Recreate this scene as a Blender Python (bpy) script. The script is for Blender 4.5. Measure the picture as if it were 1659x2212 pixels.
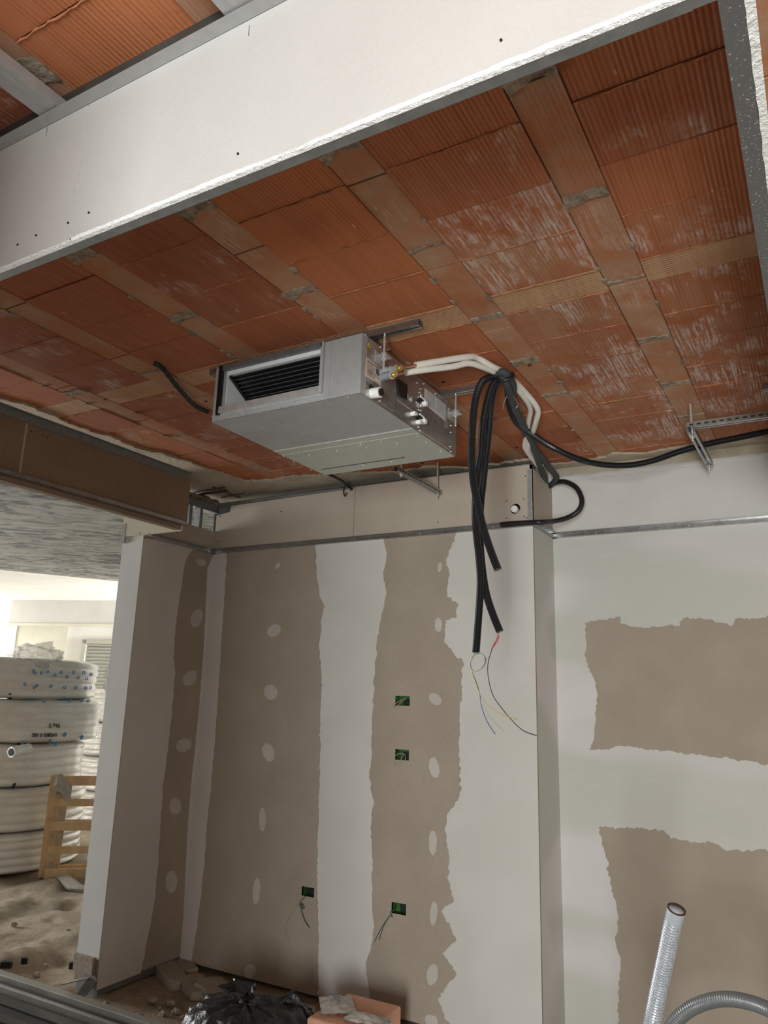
import bpy, bmesh, math, random
from mathutils import Vector, Matrix, noise
random.seed(7)
for o in list(bpy.data.objects): bpy.data.objects.remove(o)
S = bpy.context.scene
COL = S.collection

# ---------------------------------------------------------------- camera
CAM = Vector((0, 0, 1.55))
FPX = 1635.98
RX = Vector((0.86766457, 0.4963565, 0.02807872))       # image right
RY = Vector((-0.09330964, 0.21806686, -0.9714629))     # image down
RZ = Vector((-0.48831496, 0.84028392, 0.23552373))     # view direction
cd = bpy.data.cameras.new('camera'); cam = bpy.data.objects.new('camera', cd); COL.objects.link(cam)
m = Matrix((( RX.x, -RY.x, -RZ.x), (RX.y, -RY.y, -RZ.y), (RX.z, -RY.z, -RZ.z))).to_4x4()
m.translation = CAM; cam.matrix_world = m
cd.sensor_fit = 'HORIZONTAL'; cd.sensor_width = 36; cd.lens = FPX / 1659 * 36
cd.clip_start = 0.05; cd.clip_end = 100
S.camera = cam
S.view_settings.view_transform = 'Standard'; S.view_settings.look = 'None'
S.view_settings.gamma = 1; S.view_settings.use_curve_mapping = False
S.view_settings.exposure = 0.0

# ---------------------------------------------------------------- light
W = bpy.data.worlds.new('daylight'); S.world = W; W.use_nodes = True
bg = W.node_tree.nodes['Background']
bg.inputs[0].default_value = (0.88, 0.97, 1, 1); bg.inputs[1].default_value = 0.45
def area(name, loc, target, sx, sy, power, color):
    l = bpy.data.lights.new(name, 'AREA'); l.shape = 'RECTANGLE'; l.size = sx; l.size_y = sy
    l.energy = power; l.color = color
    o = bpy.data.objects.new(name, l); COL.objects.link(o); o.location = loc
    o.rotation_euler = (Vector(target) - Vector(loc)).to_track_quat('-Z', 'Y').to_euler()
    return o
area('shopfront_daylight', (0.66, -2.9, 1.05), (-0.6, 2.6, 1.6), 0.75, 1.9, 270, (0.94, 1.0, 0.985))
area('left_bay_daylight', (-12.3, 2.0, 1.4), (-7.5, 5.6, 1.6), 3.6, 2.3, 980, (0.97, 0.98, 1.0))
area('far_bay_daylight', (-4.2, 8.9, 1.5), (-9.5, 7.6, 2.0), 1.6, 2.2, 250, (1, 1, 0.98)).data.spread = math.radians(85)

# ---------------------------------------------------------------- helpers
def ray(px, py):
    return RX * ((px - 829.5) / FPX) + RY * ((py - 1106) / FPX) + RZ
def on(ax, v, px, py):
    d = ray(px, py); return CAM + d * ((v - CAM[ax]) / d[ax])
def ax_(v, px, py): return on(0, v, px, py)
def ay(v, px, py): return on(1, v, px, py)
def az(v, px, py): return on(2, v, px, py)

ORG = {}
class MB:
    def __init__(s): s.v = []; s.f = []; s.mi = []; s.sm = []; s.col = None
    def face(s, pts, mi=0, smooth=False):
        n = len(s.v); s.v += [Vector(p) for p in pts]; s.f.append(list(range(n, n + len(pts)))); s.mi.append(mi); s.sm.append(smooth)
    def quads(s, rows, closed_u=False, mi=0, smooth=True, flip=False):
        n = len(s.v); w = len(rows[0])
        for r in rows: s.v += [Vector(p) for p in r]
        for i in range(len(rows) - 1):
            for j in range(w if closed_u else w - 1):
                k = (j + 1) % w
                q = [n + i*w + j, n + i*w + k, n + (i+1)*w + k, n + (i+1)*w + j]
                s.f.append(q[::-1] if flip else q); s.mi.append(mi); s.sm.append(smooth)
    def box(s, lo, hi, mi=0):
        x0, y0, z0 = lo; x1, y1, z1 = hi
        s.obox(Vector(((x0+x1)/2, (y0+y1)/2, (z0+z1)/2)), (abs(x1-x0), abs(y1-y0), abs(z1-z0)), mi=mi)
    def obox(s, c, size, X=(1,0,0), Y=(0,1,0), Z=(0,0,1), mi=0):
        X = Vector(X).normalized() * size[0] / 2; Y = Vector(Y).normalized() * size[1] / 2; Z = Vector(Z).normalized() * size[2] / 2
        c = Vector(c); n = len(s.v)
        for a in (-1, 1):
            for b in (-1, 1):
                for d in (-1, 1): s.v.append(c + X*a + Y*b + Z*d)
        for q in ((0,1,3,2),(4,6,7,5),(0,4,5,1),(2,3,7,6),(0,2,6,4),(1,5,7,3)):
            s.f.append([n + i for i in q]); s.mi.append(mi); s.sm.append(False)
    def bar(s, a, b, w, h, up=(0,0,1), mi=0):
        a = Vector(a); b = Vector(b); X = (b - a); Z = Vector(up); Y = Z.cross(X).normalized(); Z = X.cross(Y).normalized()
        s.obox((a + b) / 2, (X.length, w, h), X, Y, Z, mi)
    def tube(s, pts, r, seg=12, mi=0, caps=True, smooth=True):
        pts = [Vector(p) for p in pts]; rows = []
        N = None
        for i, p in enumerate(pts):
            t = (pts[min(i+1, len(pts)-1)] - pts[max(i-1, 0)])
            if t.length < 1e-9: t = Vector((0,0,1))
            t.normalize()
            if N is None:
                N = t.orthogonal().normalized()
            N = (N - t * N.dot(t)).normalized(); B = t.cross(N)
            rr = r(i / (len(pts) - 1), i) if callable(r) else r
            rows.append([p + (N * math.cos(2*math.pi*k/seg) + B * math.sin(2*math.pi*k/seg)) * rr for k in range(seg)])
        s.quads(rows, True, mi, smooth)
        if caps:
            s.face(rows[0][::-1], mi); s.face(rows[-1], mi)
    def cyl(s, a, b, r, seg=20, mi=0, r2=None, smooth=True):
        s.tube([a, b], (lambda t, i: r + ((r if r2 is None else r2) - r) * t), seg, mi, True, smooth)
    def prism(s, pts, n, mi=0, mi_side=None):
        n = Vector(n); pts = [Vector(p) for p in pts]; q = [p + n for p in pts]
        s.face(pts[::-1], mi); s.face(q, mi)
        for i in range(len(pts)):
            j = (i + 1) % len(pts); s.face([pts[i], pts[j], q[j], q[i]], mi if mi_side is None else mi_side)
    def build(s, name, mats, parent=None, bevel=0, origin=None, weld=False, sub=0):
        if not isinstance(mats, (list, tuple)): mats = [mats]
        if parent is not None: org = ORG[parent.name]
        elif origin is not None: org = Vector(origin)
        else:
            xs = [p.x for p in s.v]; ys = [p.y for p in s.v]; zs = [p.z for p in s.v]
            org = Vector(((min(xs)+max(xs))/2, (min(ys)+max(ys))/2, min(zs)))
        me = bpy.data.meshes.new(name)
        me.from_pydata([tuple(p - org) for p in s.v], [], s.f)
        for mt in mats: me.materials.append(mt)
        me.polygons.foreach_set('material_index', s.mi); me.polygons.foreach_set('use_smooth', s.sm)
        if s.col is not None:
            a = me.color_attributes.new('tile', 'FLOAT_COLOR', 'CORNER')
            k = 0
            for p, c in zip(me.polygons, s.col):
                for _ in p.loop_indices: a.data[k].color = c; k += 1
        me.update()
        o = bpy.data.objects.new(name, me); COL.objects.link(o)
        if weld or sub:
            b = bmesh.new(); b.from_mesh(me); bmesh.ops.remove_doubles(b, verts=b.verts, dist=1e-5); b.to_mesh(me); b.free()
        if parent is not None: o.parent = parent
        else: o.location = org
        ORG[o.name] = org
        if bevel:
            md = o.modifiers.new('bevel', 'BEVEL'); md.width = bevel; md.segments = 2; md.limit_method = 'ANGLE'
        if sub:
            md = o.modifiers.new('smooth', 'SUBSURF'); md.levels = sub; md.render_levels = sub
        return o
def thing(name, label, cat, loc, group=None):
    o = bpy.data.objects.new(name, None); COL.objects.link(o); o.location = loc; o.empty_display_size = .05
    ORG[o.name] = Vector(loc); o['label'] = label; o['category'] = cat
    if group: o['group'] = group
    return o
def tag(o, label, cat, group=None):
    o['label'] = label; o['category'] = cat
    if group: o['group'] = group
    return o
def struct(o): o['kind'] = 'structure'; return o
def lab(o, t): o['label'] = t; return o

def smooth_path(pts, n=8):
    pts = [Vector(p) for p in pts]; P = [pts[0]*2 - pts[1]] + pts + [pts[-1]*2 - pts[-2]]; out = []
    for i in range(1, len(P) - 2):
        for k in range(n):
            t = k / n; a, b, c, d = P[i-1], P[i], P[i+1], P[i+2]
            out.append(0.5 * ((2*b) + (c - a)*t + (2*a - 5*b + 4*c - d)*t*t + (3*b - a - 3*c + d)*t**3))
    out.append(pts[-1]); return out
def resample(pts, step):
    out = [pts[0].copy()]; acc = 0
    for a, b in zip(pts, pts[1:]):
        L = (b - a).length
        if L < 1e-9: continue
        d = step - acc
        while d <= L: out.append(a + (b - a) * (d / L)); d += step
        acc = (acc + L) % step if d > L else 0
        acc = L - (d - step)
    return out
def jag(pts, amp, step=0.02, closed=True, seed=0):
    """polyline with a torn edge; works on any plane through the given points"""
    rnd = random.Random(seed); out = []
    n = len(pts)
    nrm = (Vector(pts[1]) - Vector(pts[0])).cross(Vector(pts[n//2]) - Vector(pts[0])).normalized()
    for i in range(n if closed else n - 1):
        a = Vector(pts[i]); b = Vector(pts[(i+1) % n]); L = (b - a).length; k = max(1, int(L / step))
        if L < 1e-6: continue
        side = nrm.cross((b - a).normalized())
        for j in range(k):
            t = j / k; p = a.lerp(b, t)
            w = noise.noise(p * 23 + Vector((seed, 0, 0))) * 1.0 + noise.noise(p * 75) * .9 + rnd.uniform(-.5, .5)
            out.append(p + side * amp * w)
    if not closed: out.append(Vector(pts[-1]))
    return out

# ---------------------------------------------------------------- materials
class NT:
    def __init__(s, name):
        s.m = bpy.data.materials.new(name); s.m.use_nodes = True; s.t = s.m.node_tree; s.n = s.t.nodes
        s.p = s.n['Principled BSDF']; s.tc = s.n.new('ShaderNodeTexCoord'); s.geo = s.n.new('ShaderNodeNewGeometry')
        s.pos = s.geo.outputs['Position']
    def L(s, a, b): s.t.links.new(a, b)
    def setin(s, sock, v):
        if hasattr(v, 'is_output') or isinstance(v, bpy.types.NodeSocket): s.L(v, sock)
        else: sock.default_value = v
    def scale(s, vec, v):
        n = s.n.new('ShaderNodeVectorMath'); n.operation = 'MULTIPLY'; s.L(vec, n.inputs[0]); n.inputs[1].default_value = v; return n.outputs[0]
    def noise(s, sc, detail=4, rough=.55, vec=None, stretch=None, dist=0):
        n = s.n.new('ShaderNodeTexNoise'); n.inputs['Scale'].default_value = sc; n.inputs['Detail'].default_value = detail
        n.inputs['Roughness'].default_value = rough; n.inputs['Distortion'].default_value = dist
        v = vec or s.pos
        if stretch: v = s.scale(v, stretch)
        s.L(v, n.inputs['Vector']); return n.outputs['Fac']
    def math(s, op, a, b=None, c=None, clamp=False):
        n = s.n.new('ShaderNodeMath'); n.operation = op; n.use_clamp = clamp
        for i, x in enumerate((a, b, c)):
            if x is not None: s.setin(n.inputs[i], x)
        return n.outputs[0]
    def rng(s, v, a, b, c=0, d=1, smooth=False):
        n = s.n.new('ShaderNodeMapRange'); n.clamp = True
        if smooth: n.interpolation_type = 'SMOOTHSTEP'
        s.L(v, n.inputs[0])
        for i, x in enumerate((a, b, c, d)): n.inputs[i+1].default_value = x
        return n.outputs[0]
    def mix(s, f, a, b, blend='MIX'):
        n = s.n.new('ShaderNodeMix'); n.data_type = 'RGBA'; n.blend_type = blend
        s.setin(n.inputs[0], f)
        for i, x in ((6, a), (7, b)):
            if isinstance(x, tuple): n.inputs[i].default_value = (*x[:3], 1)
            else: s.L(x, n.inputs[i])
        return n.outputs[2]
    def bump(s, h, strength=.3, dist=.01, normal=None):
        n = s.n.new('ShaderNodeBump'); n.inputs['Strength'].default_value = strength; n.inputs['Distance'].default_value = dist
        s.L(h, n.inputs['Height'])
        if normal is not None: s.L(normal, n.inputs['Normal'])
        s.L(n.outputs[0], s.p.inputs['Normal']); return n.outputs[0]
    def out(s, col=None, rough=None, metal=None, spec=None):
        if col is not None:
            if isinstance(col, tuple): s.p.inputs['Base Color'].default_value = (*col[:3], 1)
            else: s.L(col, s.p.inputs['Base Color'])
        if rough is not None: s.setin(s.p.inputs['Roughness'], rough)
        if metal is not None: s.p.inputs['Metallic'].default_value = metal
        if spec is not None: s.p.inputs['Specular IOR Level'].default_value = spec
        return s.m
def plain(name, col, rough=.6, metal=0, var=.12, sc=20, bump=0, bsc=60):
    k = NT(name); n = k.noise(sc, 5)
    c = k.mix(k.rng(n, .3, .7), tuple(x*(1-var) for x in col), tuple(min(1, x*(1+var)) for x in col))
    if bump: k.bump(k.noise(bsc, 4), bump, .004)
    return k.out(c, rough, metal)

M = {}
# bricks: the 'tile' attribute holds per tile (tone, stain, kind); kind 0 block, .5 pale course, 1 rib tile
k = NT('hollow_brick'); at = k.n.new('ShaderNodeAttribute'); at.attribute_name = 'tile'
sp = k.n.new('ShaderNodeSeparateColor'); k.L(at.outputs['Color'], sp.inputs[0])
tone, stain, kind = sp.outputs[0], sp.outputs[1], sp.outputs[2]
xyz = k.n.new('ShaderNodeSeparateXYZ'); k.L(k.pos, xyz.inputs[0])
isrib = k.rng(kind, .74, .76); ispale = k.math('MULTIPLY', k.rng(kind, .24, .26), k.math('SUBTRACT', 1, isrib))
c = k.mix(tone, (.27, .075, .036), (.52, .18, .07))
ribc = k.mix(k.rng(k.noise(7, 5, .65), .38, .62), (.46, .185, .085), k.mix(tone, (.40, .27, .185), (.52, .34, .22)))
c = k.mix(isrib, c, ribc)
c = k.mix(ispale, c, k.mix(k.noise(14, 3, stretch=(.4, 3, 1)), (.50, .32, .19), (.66, .46, .28)))
big = k.noise(3.1, 3)
c = k.mix(k.rng(big, .35, .7, 0, .45), c, (.32, .10, .05))
fine = k.noise(60, 3, stretch=(1, .08, 1)); c = k.mix(k.rng(fine, .35, .75, 0, .30), c, (.55, .24, .13))
# lime and mortar stains dragged along the grooves
reg = k.noise(6.5, 5, .62, stretch=(1, .8, 1), dist=.3)
st1 = k.noise(34, 4, .6, stretch=(3.2, .16, 1)); st2 = k.noise(70, 3, .6, stretch=(1.6, .35, 1))
rg = k.math('ADD', reg, k.math('MULTIPLY', stain, .13))
mask = k.math('MULTIPLY', k.math('MULTIPLY', k.rng(rg, .585, .70), k.rng(k.math('ADD', st1, k.math('MULTIPLY', st2, .5)), .68, .84)), k.rng(stain, .05, .35))
hz = k.rng(k.noise(5, 4, .6), .36, .66, 0, .75)
c = k.mix(k.math('MULTIPLY', hz, stain), c, (.43, .25, .155))
c = k.mix(k.math('MULTIPLY', mask, k.rng(isrib, 0, 1, .68, .3)), c, (.68, .58, .55))
vf = k.n.new('ShaderNodeTexVoronoi'); vf.inputs['Scale'].default_value = 16; k.L(k.scale(k.pos, (1.6, .45, 1)), vf.inputs['Vector'])
fl = k.math('MULTIPLY', k.rng(vf.outputs['Distance'], .05, .09, 1, 0), k.rng(k.noise(9, 1), .55, .6)); c = k.mix(k.math('MULTIPLY', fl, .8), c, (.75, .40, .24))
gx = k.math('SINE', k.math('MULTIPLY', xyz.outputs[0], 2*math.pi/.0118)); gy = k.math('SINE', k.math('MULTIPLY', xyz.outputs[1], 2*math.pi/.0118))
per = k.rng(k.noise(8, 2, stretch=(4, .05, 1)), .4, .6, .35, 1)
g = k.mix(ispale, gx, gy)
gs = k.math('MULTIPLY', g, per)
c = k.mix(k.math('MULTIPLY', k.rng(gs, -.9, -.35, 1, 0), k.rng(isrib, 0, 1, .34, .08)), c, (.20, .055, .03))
k.out(c, .85, 0, .25)
hh = k.math('ADD', k.math('MULTIPLY', gs, k.rng(isrib, 0, 1, .5, .15)), k.math('MULTIPLY', k.noise(90, 3), .5))
k.bump(hh, .35, .004); M['brick'] = k.m

M['burr'] = plain('clay_burr', (.46, .185, .09), .9, var=.45, sc=30)
k = NT('mortar_dirty'); n = k.noise(28, 6, .7)
k.bump(k.noise(60, 5), .8, .01); M['mortar'] = k.out(k.mix(k.rng(n, .35, .65), (.15, .12, .09), (.46, .37, .28)), .95)
k = NT('slab_plaster'); n = k.noise(6, 6, .65); n2 = k.noise(40, 4, stretch=(1, 1, 1))
c = k.mix(k.rng(n, .3, .7), (.36, .30, .225), (.50, .44, .35)); c = k.mix(k.rng(n2, .58, .72, 0, .35), c, (.2, .16, .12))
k.bump(n2, .4, .01); M['slabplaster'] = k.out(c, .9)
k = NT('rough_concrete'); n = k.noise(6, 7, .75, stretch=(1.0, 2.4, 1), dist=.6); n2 = k.noise(2, 3)
rot = k.n.new('ShaderNodeVectorRotate'); rot.rotation_type = 'Z_AXIS'; rot.inputs['Angle'].default_value = math.radians(-42); k.L(k.pos, rot.inputs['Vector'])
n = k.noise(4.2, 9, .74, vec=rot.outputs[0], stretch=(.8, 1.9, 1), dist=1.3)
c = k.mix(k.rng(n, .43, .52), (.07, .07, .065), (.36, .36, .325)); c = k.mix(k.rng(n2, .4, .7, 0, .5), c, (.46, .45, .40))
k.bump(n, 1, .04); M['roughconc'] = k.out(c, .95)
def board(name, a, b, gr=.0):
    k = NT(name); n = k.noise(4, 3); f = k.noise(260, 2)
    c = k.mix(k.rng(n, .3, .7), a, b); c = k.mix(k.rng(f, .3, .7, 0, .12), c, (.8, .75, .7)); return k.out(c, .85, 0, .2)
M['paper'] = board('brown_board_paper', (.30, .245, .19), (.345, .285, .225))
M['paperdark'] = board('board_back_paper', (.205, .135, .085), (.235, .155, .10))
M['paperlight'] = board('beige_board_paper', (.40, .335, .27), (.45, .385, .315))
M['paperwhite'] = board('white_board_paper', (.56, .54, .52), (.61, .59, .57))
k = NT('joint_compound'); n = k.noise(2.3, 4, .5, dist=.4); n2 = k.noise(9, 4, .6, stretch=(.5, 1, 2))
c = k.mix(k.rng(n, .35, .65, smooth=True), (.60, .575, .55), (.56, .54, .505))
M['compound'] = k.out(c, .7, 0, .3)
M['compoundthin'] = board('thin_compound', (.44, .40, .355), (.52, .475, .43))
k = NT('washed_compound'); n = k.noise(1.5, 2, .4, stretch=(.5, 1, 1.5), dist=.2); n2 = k.noise(16, 5, .6, stretch=(.3, 1, 1.6))
c = k.mix(k.rng(n, .42, .58, smooth=True), (.61, .585, .57), (.515, .505, .465)); c = k.mix(k.rng(n2, .56, .75, 0, .18), c, (.66, .65, .62))
M['wash'] = k.out(c, .7, 0, .3)
k = NT('plaster_core'); M['core'] = k.out((.86, .86, .86), .9); k.bump(k.noise(90, 4, .7), .8, .008)
def metal(name, col, rough, sc=40, amt=.25, met=.75, b=.05):
    k = NT(name); n = k.noise(sc, 4, .6); v = k.noise(8, 3)
    c = k.mix(k.rng(n, .3, .7, 0, 1), tuple(x*(1-amt) for x in col), col)
    r = k.rng(v, .3, .7, rough*.8, rough*1.25); k.bump(k.noise(120, 2), b, .002)
    return k.out(c, r, met)
M['galv'] = metal('galvanised_steel', (.42, .42, .425), .5, met=.3, amt=.12)
M['galvside'] = metal('shiny_galvanised_steel', (.52, .50, .48), .25, b=.02)
M['galvpanel'] = metal('pale_coated_steel', (.50, .52, .475), .45, met=.3, amt=.06)
M['track'] = metal('track_steel', (.50, .50, .50), .3, met=.9)
M['zinc'] = metal('zinc_hardware', (.72, .72, .72), .3, met=.6)
M['trackdark'] = metal('dull_track_steel', (.33, .345, .35), .5)
k = NT('speckled_track'); n = k.noise(240, 2, .5); c = k.mix(k.rng(n, .64, .70), (.20, .205, .21), (.62, .62, .62)); M['speck'] = k.out(c, .5, .6)
M['darkalu_shade'] = plain('dark_alu_and_shade', (.045, .048, .045), .35, var=.2)  # dark window profiles; also paints the shade on the bulkhead's ceiling channel
M['alu'] = metal('mill_aluminium', (.42, .42, .38), .4, amt=.15, met=.45)
M['black'] = plain('black_plastic', (.012, .012, .013), .42)
M['conduit'] = plain('black_corrugated_plastic', (.013, .013, .015), .33)
M['foamgrey'] = plain('dark_grey_pipe_foam', (.05, .055, .058), .75, bump=.3)
M['foamwhite'] = plain('white_pipe_insulation', (.74, .72, .66), .6, var=.05, bump=.1)
M['whiteplastic'] = plain('white_plastic', (.82, .82, .80), .35, var=.02)
M['greyput'] = plain('grey_sealing_putty', (.33, .35, .37), .5)
M['brass'] = metal('brass', (.78, .55, .20), .22); M['copper'] = metal('copper', (.80, .40, .25), .25)
M['fin'] = plain('black_coil_fin', (.006, .006, .007), .4); M['finedge'] = metal('fin_edge', (.16, .16, .165), .4, met=.3)
M['label'] = plain('paper_label', (.62, .50, .43), .6, var=.04); M['labelwhite'] = plain('white_label', (.62, .58, .58), .5, var=.03)
M['ink'] = plain('label_ink', (.12, .10, .10), .7); M['yellow'] = plain('warning_yellow', (.72, .55, .03), .5, var=.03)
M['foamwall'] = plain('white_liner_foam', (.70, .72, .74), .7, var=.04)
M['rust'] = plain('rusty_steel', (.09, .045, .03), .9, var=.4, bump=.5)
M['green'] = plain('green_box_plastic', (.035, .11, .022), .5, var=.4)
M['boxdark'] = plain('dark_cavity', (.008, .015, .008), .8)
M['blue'] = plain('blue_wire', (.03, .07, .22), .4); M['greywire'] = plain('grey_wire', (.35, .35, .34), .4)
M['yelwire'] = plain('yellow_wire', (.50, .38, .08), .4); M['red'] = plain('red_wire', (.45, .03, .03), .4)
M['tealwire'] = plain('teal_wire', (.03, .07, .065), .45)
M['wire'] = plain('tan_wire', (.34, .27, .18), .5)
k = NT('sandy_screed'); n = k.noise(3, 6, .65); n2 = k.noise(40, 5, .7)
c = k.mix(k.rng(n, .3, .7), (.27, .21, .14), (.43, .355, .24)); c = k.mix(k.rng(n2, .5, .72, 0, .65), c, (.15, .12, .085)); c = k.mix(k.rng(k.noise(7, 6, .7, dist=.8), .52, .66, 0, .6), c, (.17, .13, .09))
k.bump(k.math('ADD', k.math('MULTIPLY', n2, .5), k.noise(150, 3)), .7, .012); M['sand'] = k.out(c, .95)
k = NT('concrete_chunk'); n2 = k.noise(60, 5, .7); M['chunk'] = k.out(k.mix(k.rng(n2, .35, .7), (.28, .235, .185), (.45, .39, .31)), .95); k.bump(n2, .6, .01)
k = NT('pale_wood'); n = k.noise(10, 5, .6, stretch=(1, 1, .25)); M['wood'] = k.out(k.mix(k.rng(n, .3, .7), (.62, .42, .22), (.82, .60, .36)), .8)
k = NT('grey_worn_wood'); n = k.noise(14, 5, .7); M['woodworn'] = k.out(k.mix(k.rng(n, .35, .65), (.40, .31, .22), (.70, .50, .30)), .85)
k = NT('coil_film'); n = k.noise(5, 4, .6, stretch=(1, 1, 3)); c = k.mix(k.rng(n, .3, .7), (.72, .69, .62), (.86, .84, .78)); k.bump(k.noise(14, 4, .6), .5, .02)
M['coil'] = k.out(c, .32); k.p.inputs['Coat Weight'].default_value = .4
k = NT('clear_film'); c = k.mix(k.rng(k.noise(12, 4), .3, .7), (.7, .7, .68), (.92, .92, .9)); k.bump(k.noise(18, 5, .7), 1, .03)
M['film'] = k.out(c, .15); k.p.inputs['Transmission Weight'].default_value = .45; k.p.inputs['IOR'].default_value = 1.12; k.p.inputs['Alpha'].default_value = .55
M['stampblue'] = plain('blue_print', (.06, .30, .62), .6); M['marker'] = plain('black_marker', (.02, .02, .02), .6)
M['bulkwhite'] = board('bulkhead_white_paper', (.47, .455, .445), (.51, .495, .485)); M['endwhite'] = board('pale_grey_filler', (.72, .75, .75), (.78, .80, .80)); M['wallwhite'] = board('far_wall_white', (.72, .71, .66), (.80, .79, .74)); M['wallcream'] = board('far_wall_cream', (.60, .58, .48), (.68, .66, .55))
M['louvre'] = plain('louvre_grey', (.40, .39, .33), .5, var=.05)
k = NT('bin_bag'); k.bump(k.noise(22, 5, .65, dist=.4), .55, .02); n = k.noise(40, 4, .7)
M['bag'] = k.out(k.mix(k.rng(n, .5, .75), (.012, .012, .013), (.06, .055, .05)), .33)
M['orangebrick'] = plain('new_brick', (.62, .33, .21), .85, var=.1, sc=30, bump=.4)
k = NT('braided_hose'); tcn = k.n.new('ShaderNodeUVMap'); M['hose'] = k.out(k.mix(k.rng(k.noise(300, 2), .4, .6), (.24, .26, .29), (.46, .48, .52)), .35, .2)
M['hosedark'] = plain('dark_grey_hose', (.13, .135, .14), .35, var=.25, sc=200)

# ---------------------------------------------------------------- room shell
ZC = 2.83
XB, YB, YR, XS = -3.43, 3.687, 4.024, -1.25     # left return wall, back wall, deeper rear wall, step
P0, PY = -0.372, 0.475                           # right rib edge and pitch
def build_ceiling():
    b = MB(); cols = []
    rnd = random.Random(3)
    def tile(x0, x1, y0, y1, z, c):
        g = .0016; n = len(b.f); r = rnd.uniform
        b.box((x0 + g, y0 + g, z), (x1 - g, y1 - g, ZC + .06)); cols.extend([c] * (len(b.f) - n))
    ys = [-4.15, -3.915, -3.68, -3.445, -3.21, -2.975, -2.74, -2.505, -2.27, -2.035, -1.80, -1.57, -1.34, -1.10, -.865, -.63, -.42, -.19, .03, .25, .485, .72, .95, 1.18, 1.411, 1.642, 1.866, 2.103, 2.238, 2.478, 2.711, 2.948, 3.17, 3.396, 3.625, 3.86, 4.06]
    for i in range(-7, 7):
        xr = P0 - i * PY
        # rib tiles
        y = -4.15 + (i % 3) * .11
        while y < 4.06:
            L = .455; y2 = min(y + L, 4.06)
            tile(xr - .118, xr, y + .004, y2, ZC + .0015, (rnd.uniform(.1, .9), rnd.uniform(.1, .7), 1, 1)); y = y2
        # blocks between this rib and the next to the left
        xl = xr - PY
        for a, c_ in zip(ys, ys[1:]):
            pale = abs(a - 2.103) < .01
            t = rnd.uniform(.3, .8); st = rnd.choice([0, 0, .1, .3])
            cx = (xl + xr - .118) / 2; cy = (a + c_) / 2
            if cx > -.9 and cx < -.45 and 1.64 < cy < 2.5: st = 1; t = .55 if cy < 1.86 else .75
            if cx > -.9 and cy > 2.2: st = max(st, rnd.choice([.3, .6, .9])); t = rnd.uniform(.3, .75)
            if cx > -.45 and cy > 1.8: st = max(st, .45)
            if -1.4 < cx < -.9 and cy < 2.2: t = .85 + .1 * rnd.random(); st = 0
            if -1.85 < cx < -1.4 and cy < 1.9: t = .05; st = .3
            if -2.35 < cx < -1.9: t = .25 + .15 * rnd.random(); st = .05
            if -2.9 < cx < -2.35: t = .2; st = .3
            z = ZC + rnd.uniform(-.004, .003) + (.002 if pale else 0)
            tile(xl, xr - .118, a, c_, z, (t, 0 if pale else st, .5 if pale else 0, 1))
    b.col = cols
    o = struct(b.build('ceiling', M['brick'], origin=(0, 0, ZC)))
    # mortar joints, plaster margin, slab of the other bay: same object setting, own meshes as parts
    mb = MB(); mb.box((-4.2, -4.3, ZC + .012), (3.2, 4.3, ZC + .2))
    for i, (rx, yy) in enumerate([(-1, 3.4), (0, 1.29), (0, 1.745), (0, 2.2), (0, 2.65), (1, 1.28), (1, 1.76), (1, 2.235), (1, 2.63), (1, 2.99), (2, 1.30), (2, 1.80), (2, 2.30), (3, 1.31), (3, 1.75), (4, 2.04), (4, 2.5), (5, 2.05), (5, 2.7), (2, .80), (0, 3.1), (0, 3.5), (-1, 2.2), (3, 3.2), (5, 3.3)]):
        x1 = P0 - rx * PY; x0 = x1 - .118; w = .010 + .011 * ((i * 7) % 3)
        if yy < 1.35: w = .06
        pts = [Vector((x0 + .003, yy - w, ZC - .003)), Vector((x1 - .003, yy - w*.7, ZC - .003)), Vector((x1 - .003, yy + w*.5, ZC - .003)), Vector(((x0+x1)/2, yy + w*.2, ZC - .003)), Vector((x0 + .003, yy + w*.8, ZC - .003))]
        mb.prism(jag(pts, .008, .012, seed=i)[::1], (0, 0, .006))
    for i in range(70):   # mortar squeezed out along the rib edges
        rx = rnd.randint(-1, 5); side = rnd.choice([0, .118]); yy = rnd.uniform(1.2, 3.6); x = P0 - rx * PY - side
        L = rnd.uniform(.01, .045); wd = rnd.uniform(.004, .009)
        pts = [Vector((x - wd, yy, ZC - .005)), Vector((x + wd, yy + L*.2, ZC - .005)), Vector((x + wd*.6, yy + L, ZC - .005)), Vector((x - wd, yy + L*.8, ZC - .005))]
        mb.prism(jag(pts, .003, .006, seed=i+50), (0, 0, .006))
    mo = mb.build('mortar', M['mortar'], o)
    cb = MB()
    for i in range(-1, 7):
        xr = P0 - i * PY
        for yj in ys[20:-1]:
            if rnd.random() < .25: continue
            x = xr - PY + .004; dep = rnd.uniform(.0015, .004)
            line = []
            while x < xr - .122: line.append(Vector((x, yj + .004*noise.noise(Vector((x*40, yj, 0))), 0))); x += .006
            rows = [[p + Vector((0, -dep*(.3 + abs(noise.noise(p*90))), ZC - .0015)) for p in line], [p + Vector((0, 0, ZC - .0055 - .002*noise.noise(p*60))) for p in line], [p + Vector((0, dep*(.3 + abs(noise.noise(p*77 + Vector((3, 1, 2))))), ZC - .0015)) for p in line]]
            cb.quads(rows)
    cb.build('clay_burr', M['burr'], o)
    pb = MB(); zp = ZC - .012
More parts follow.
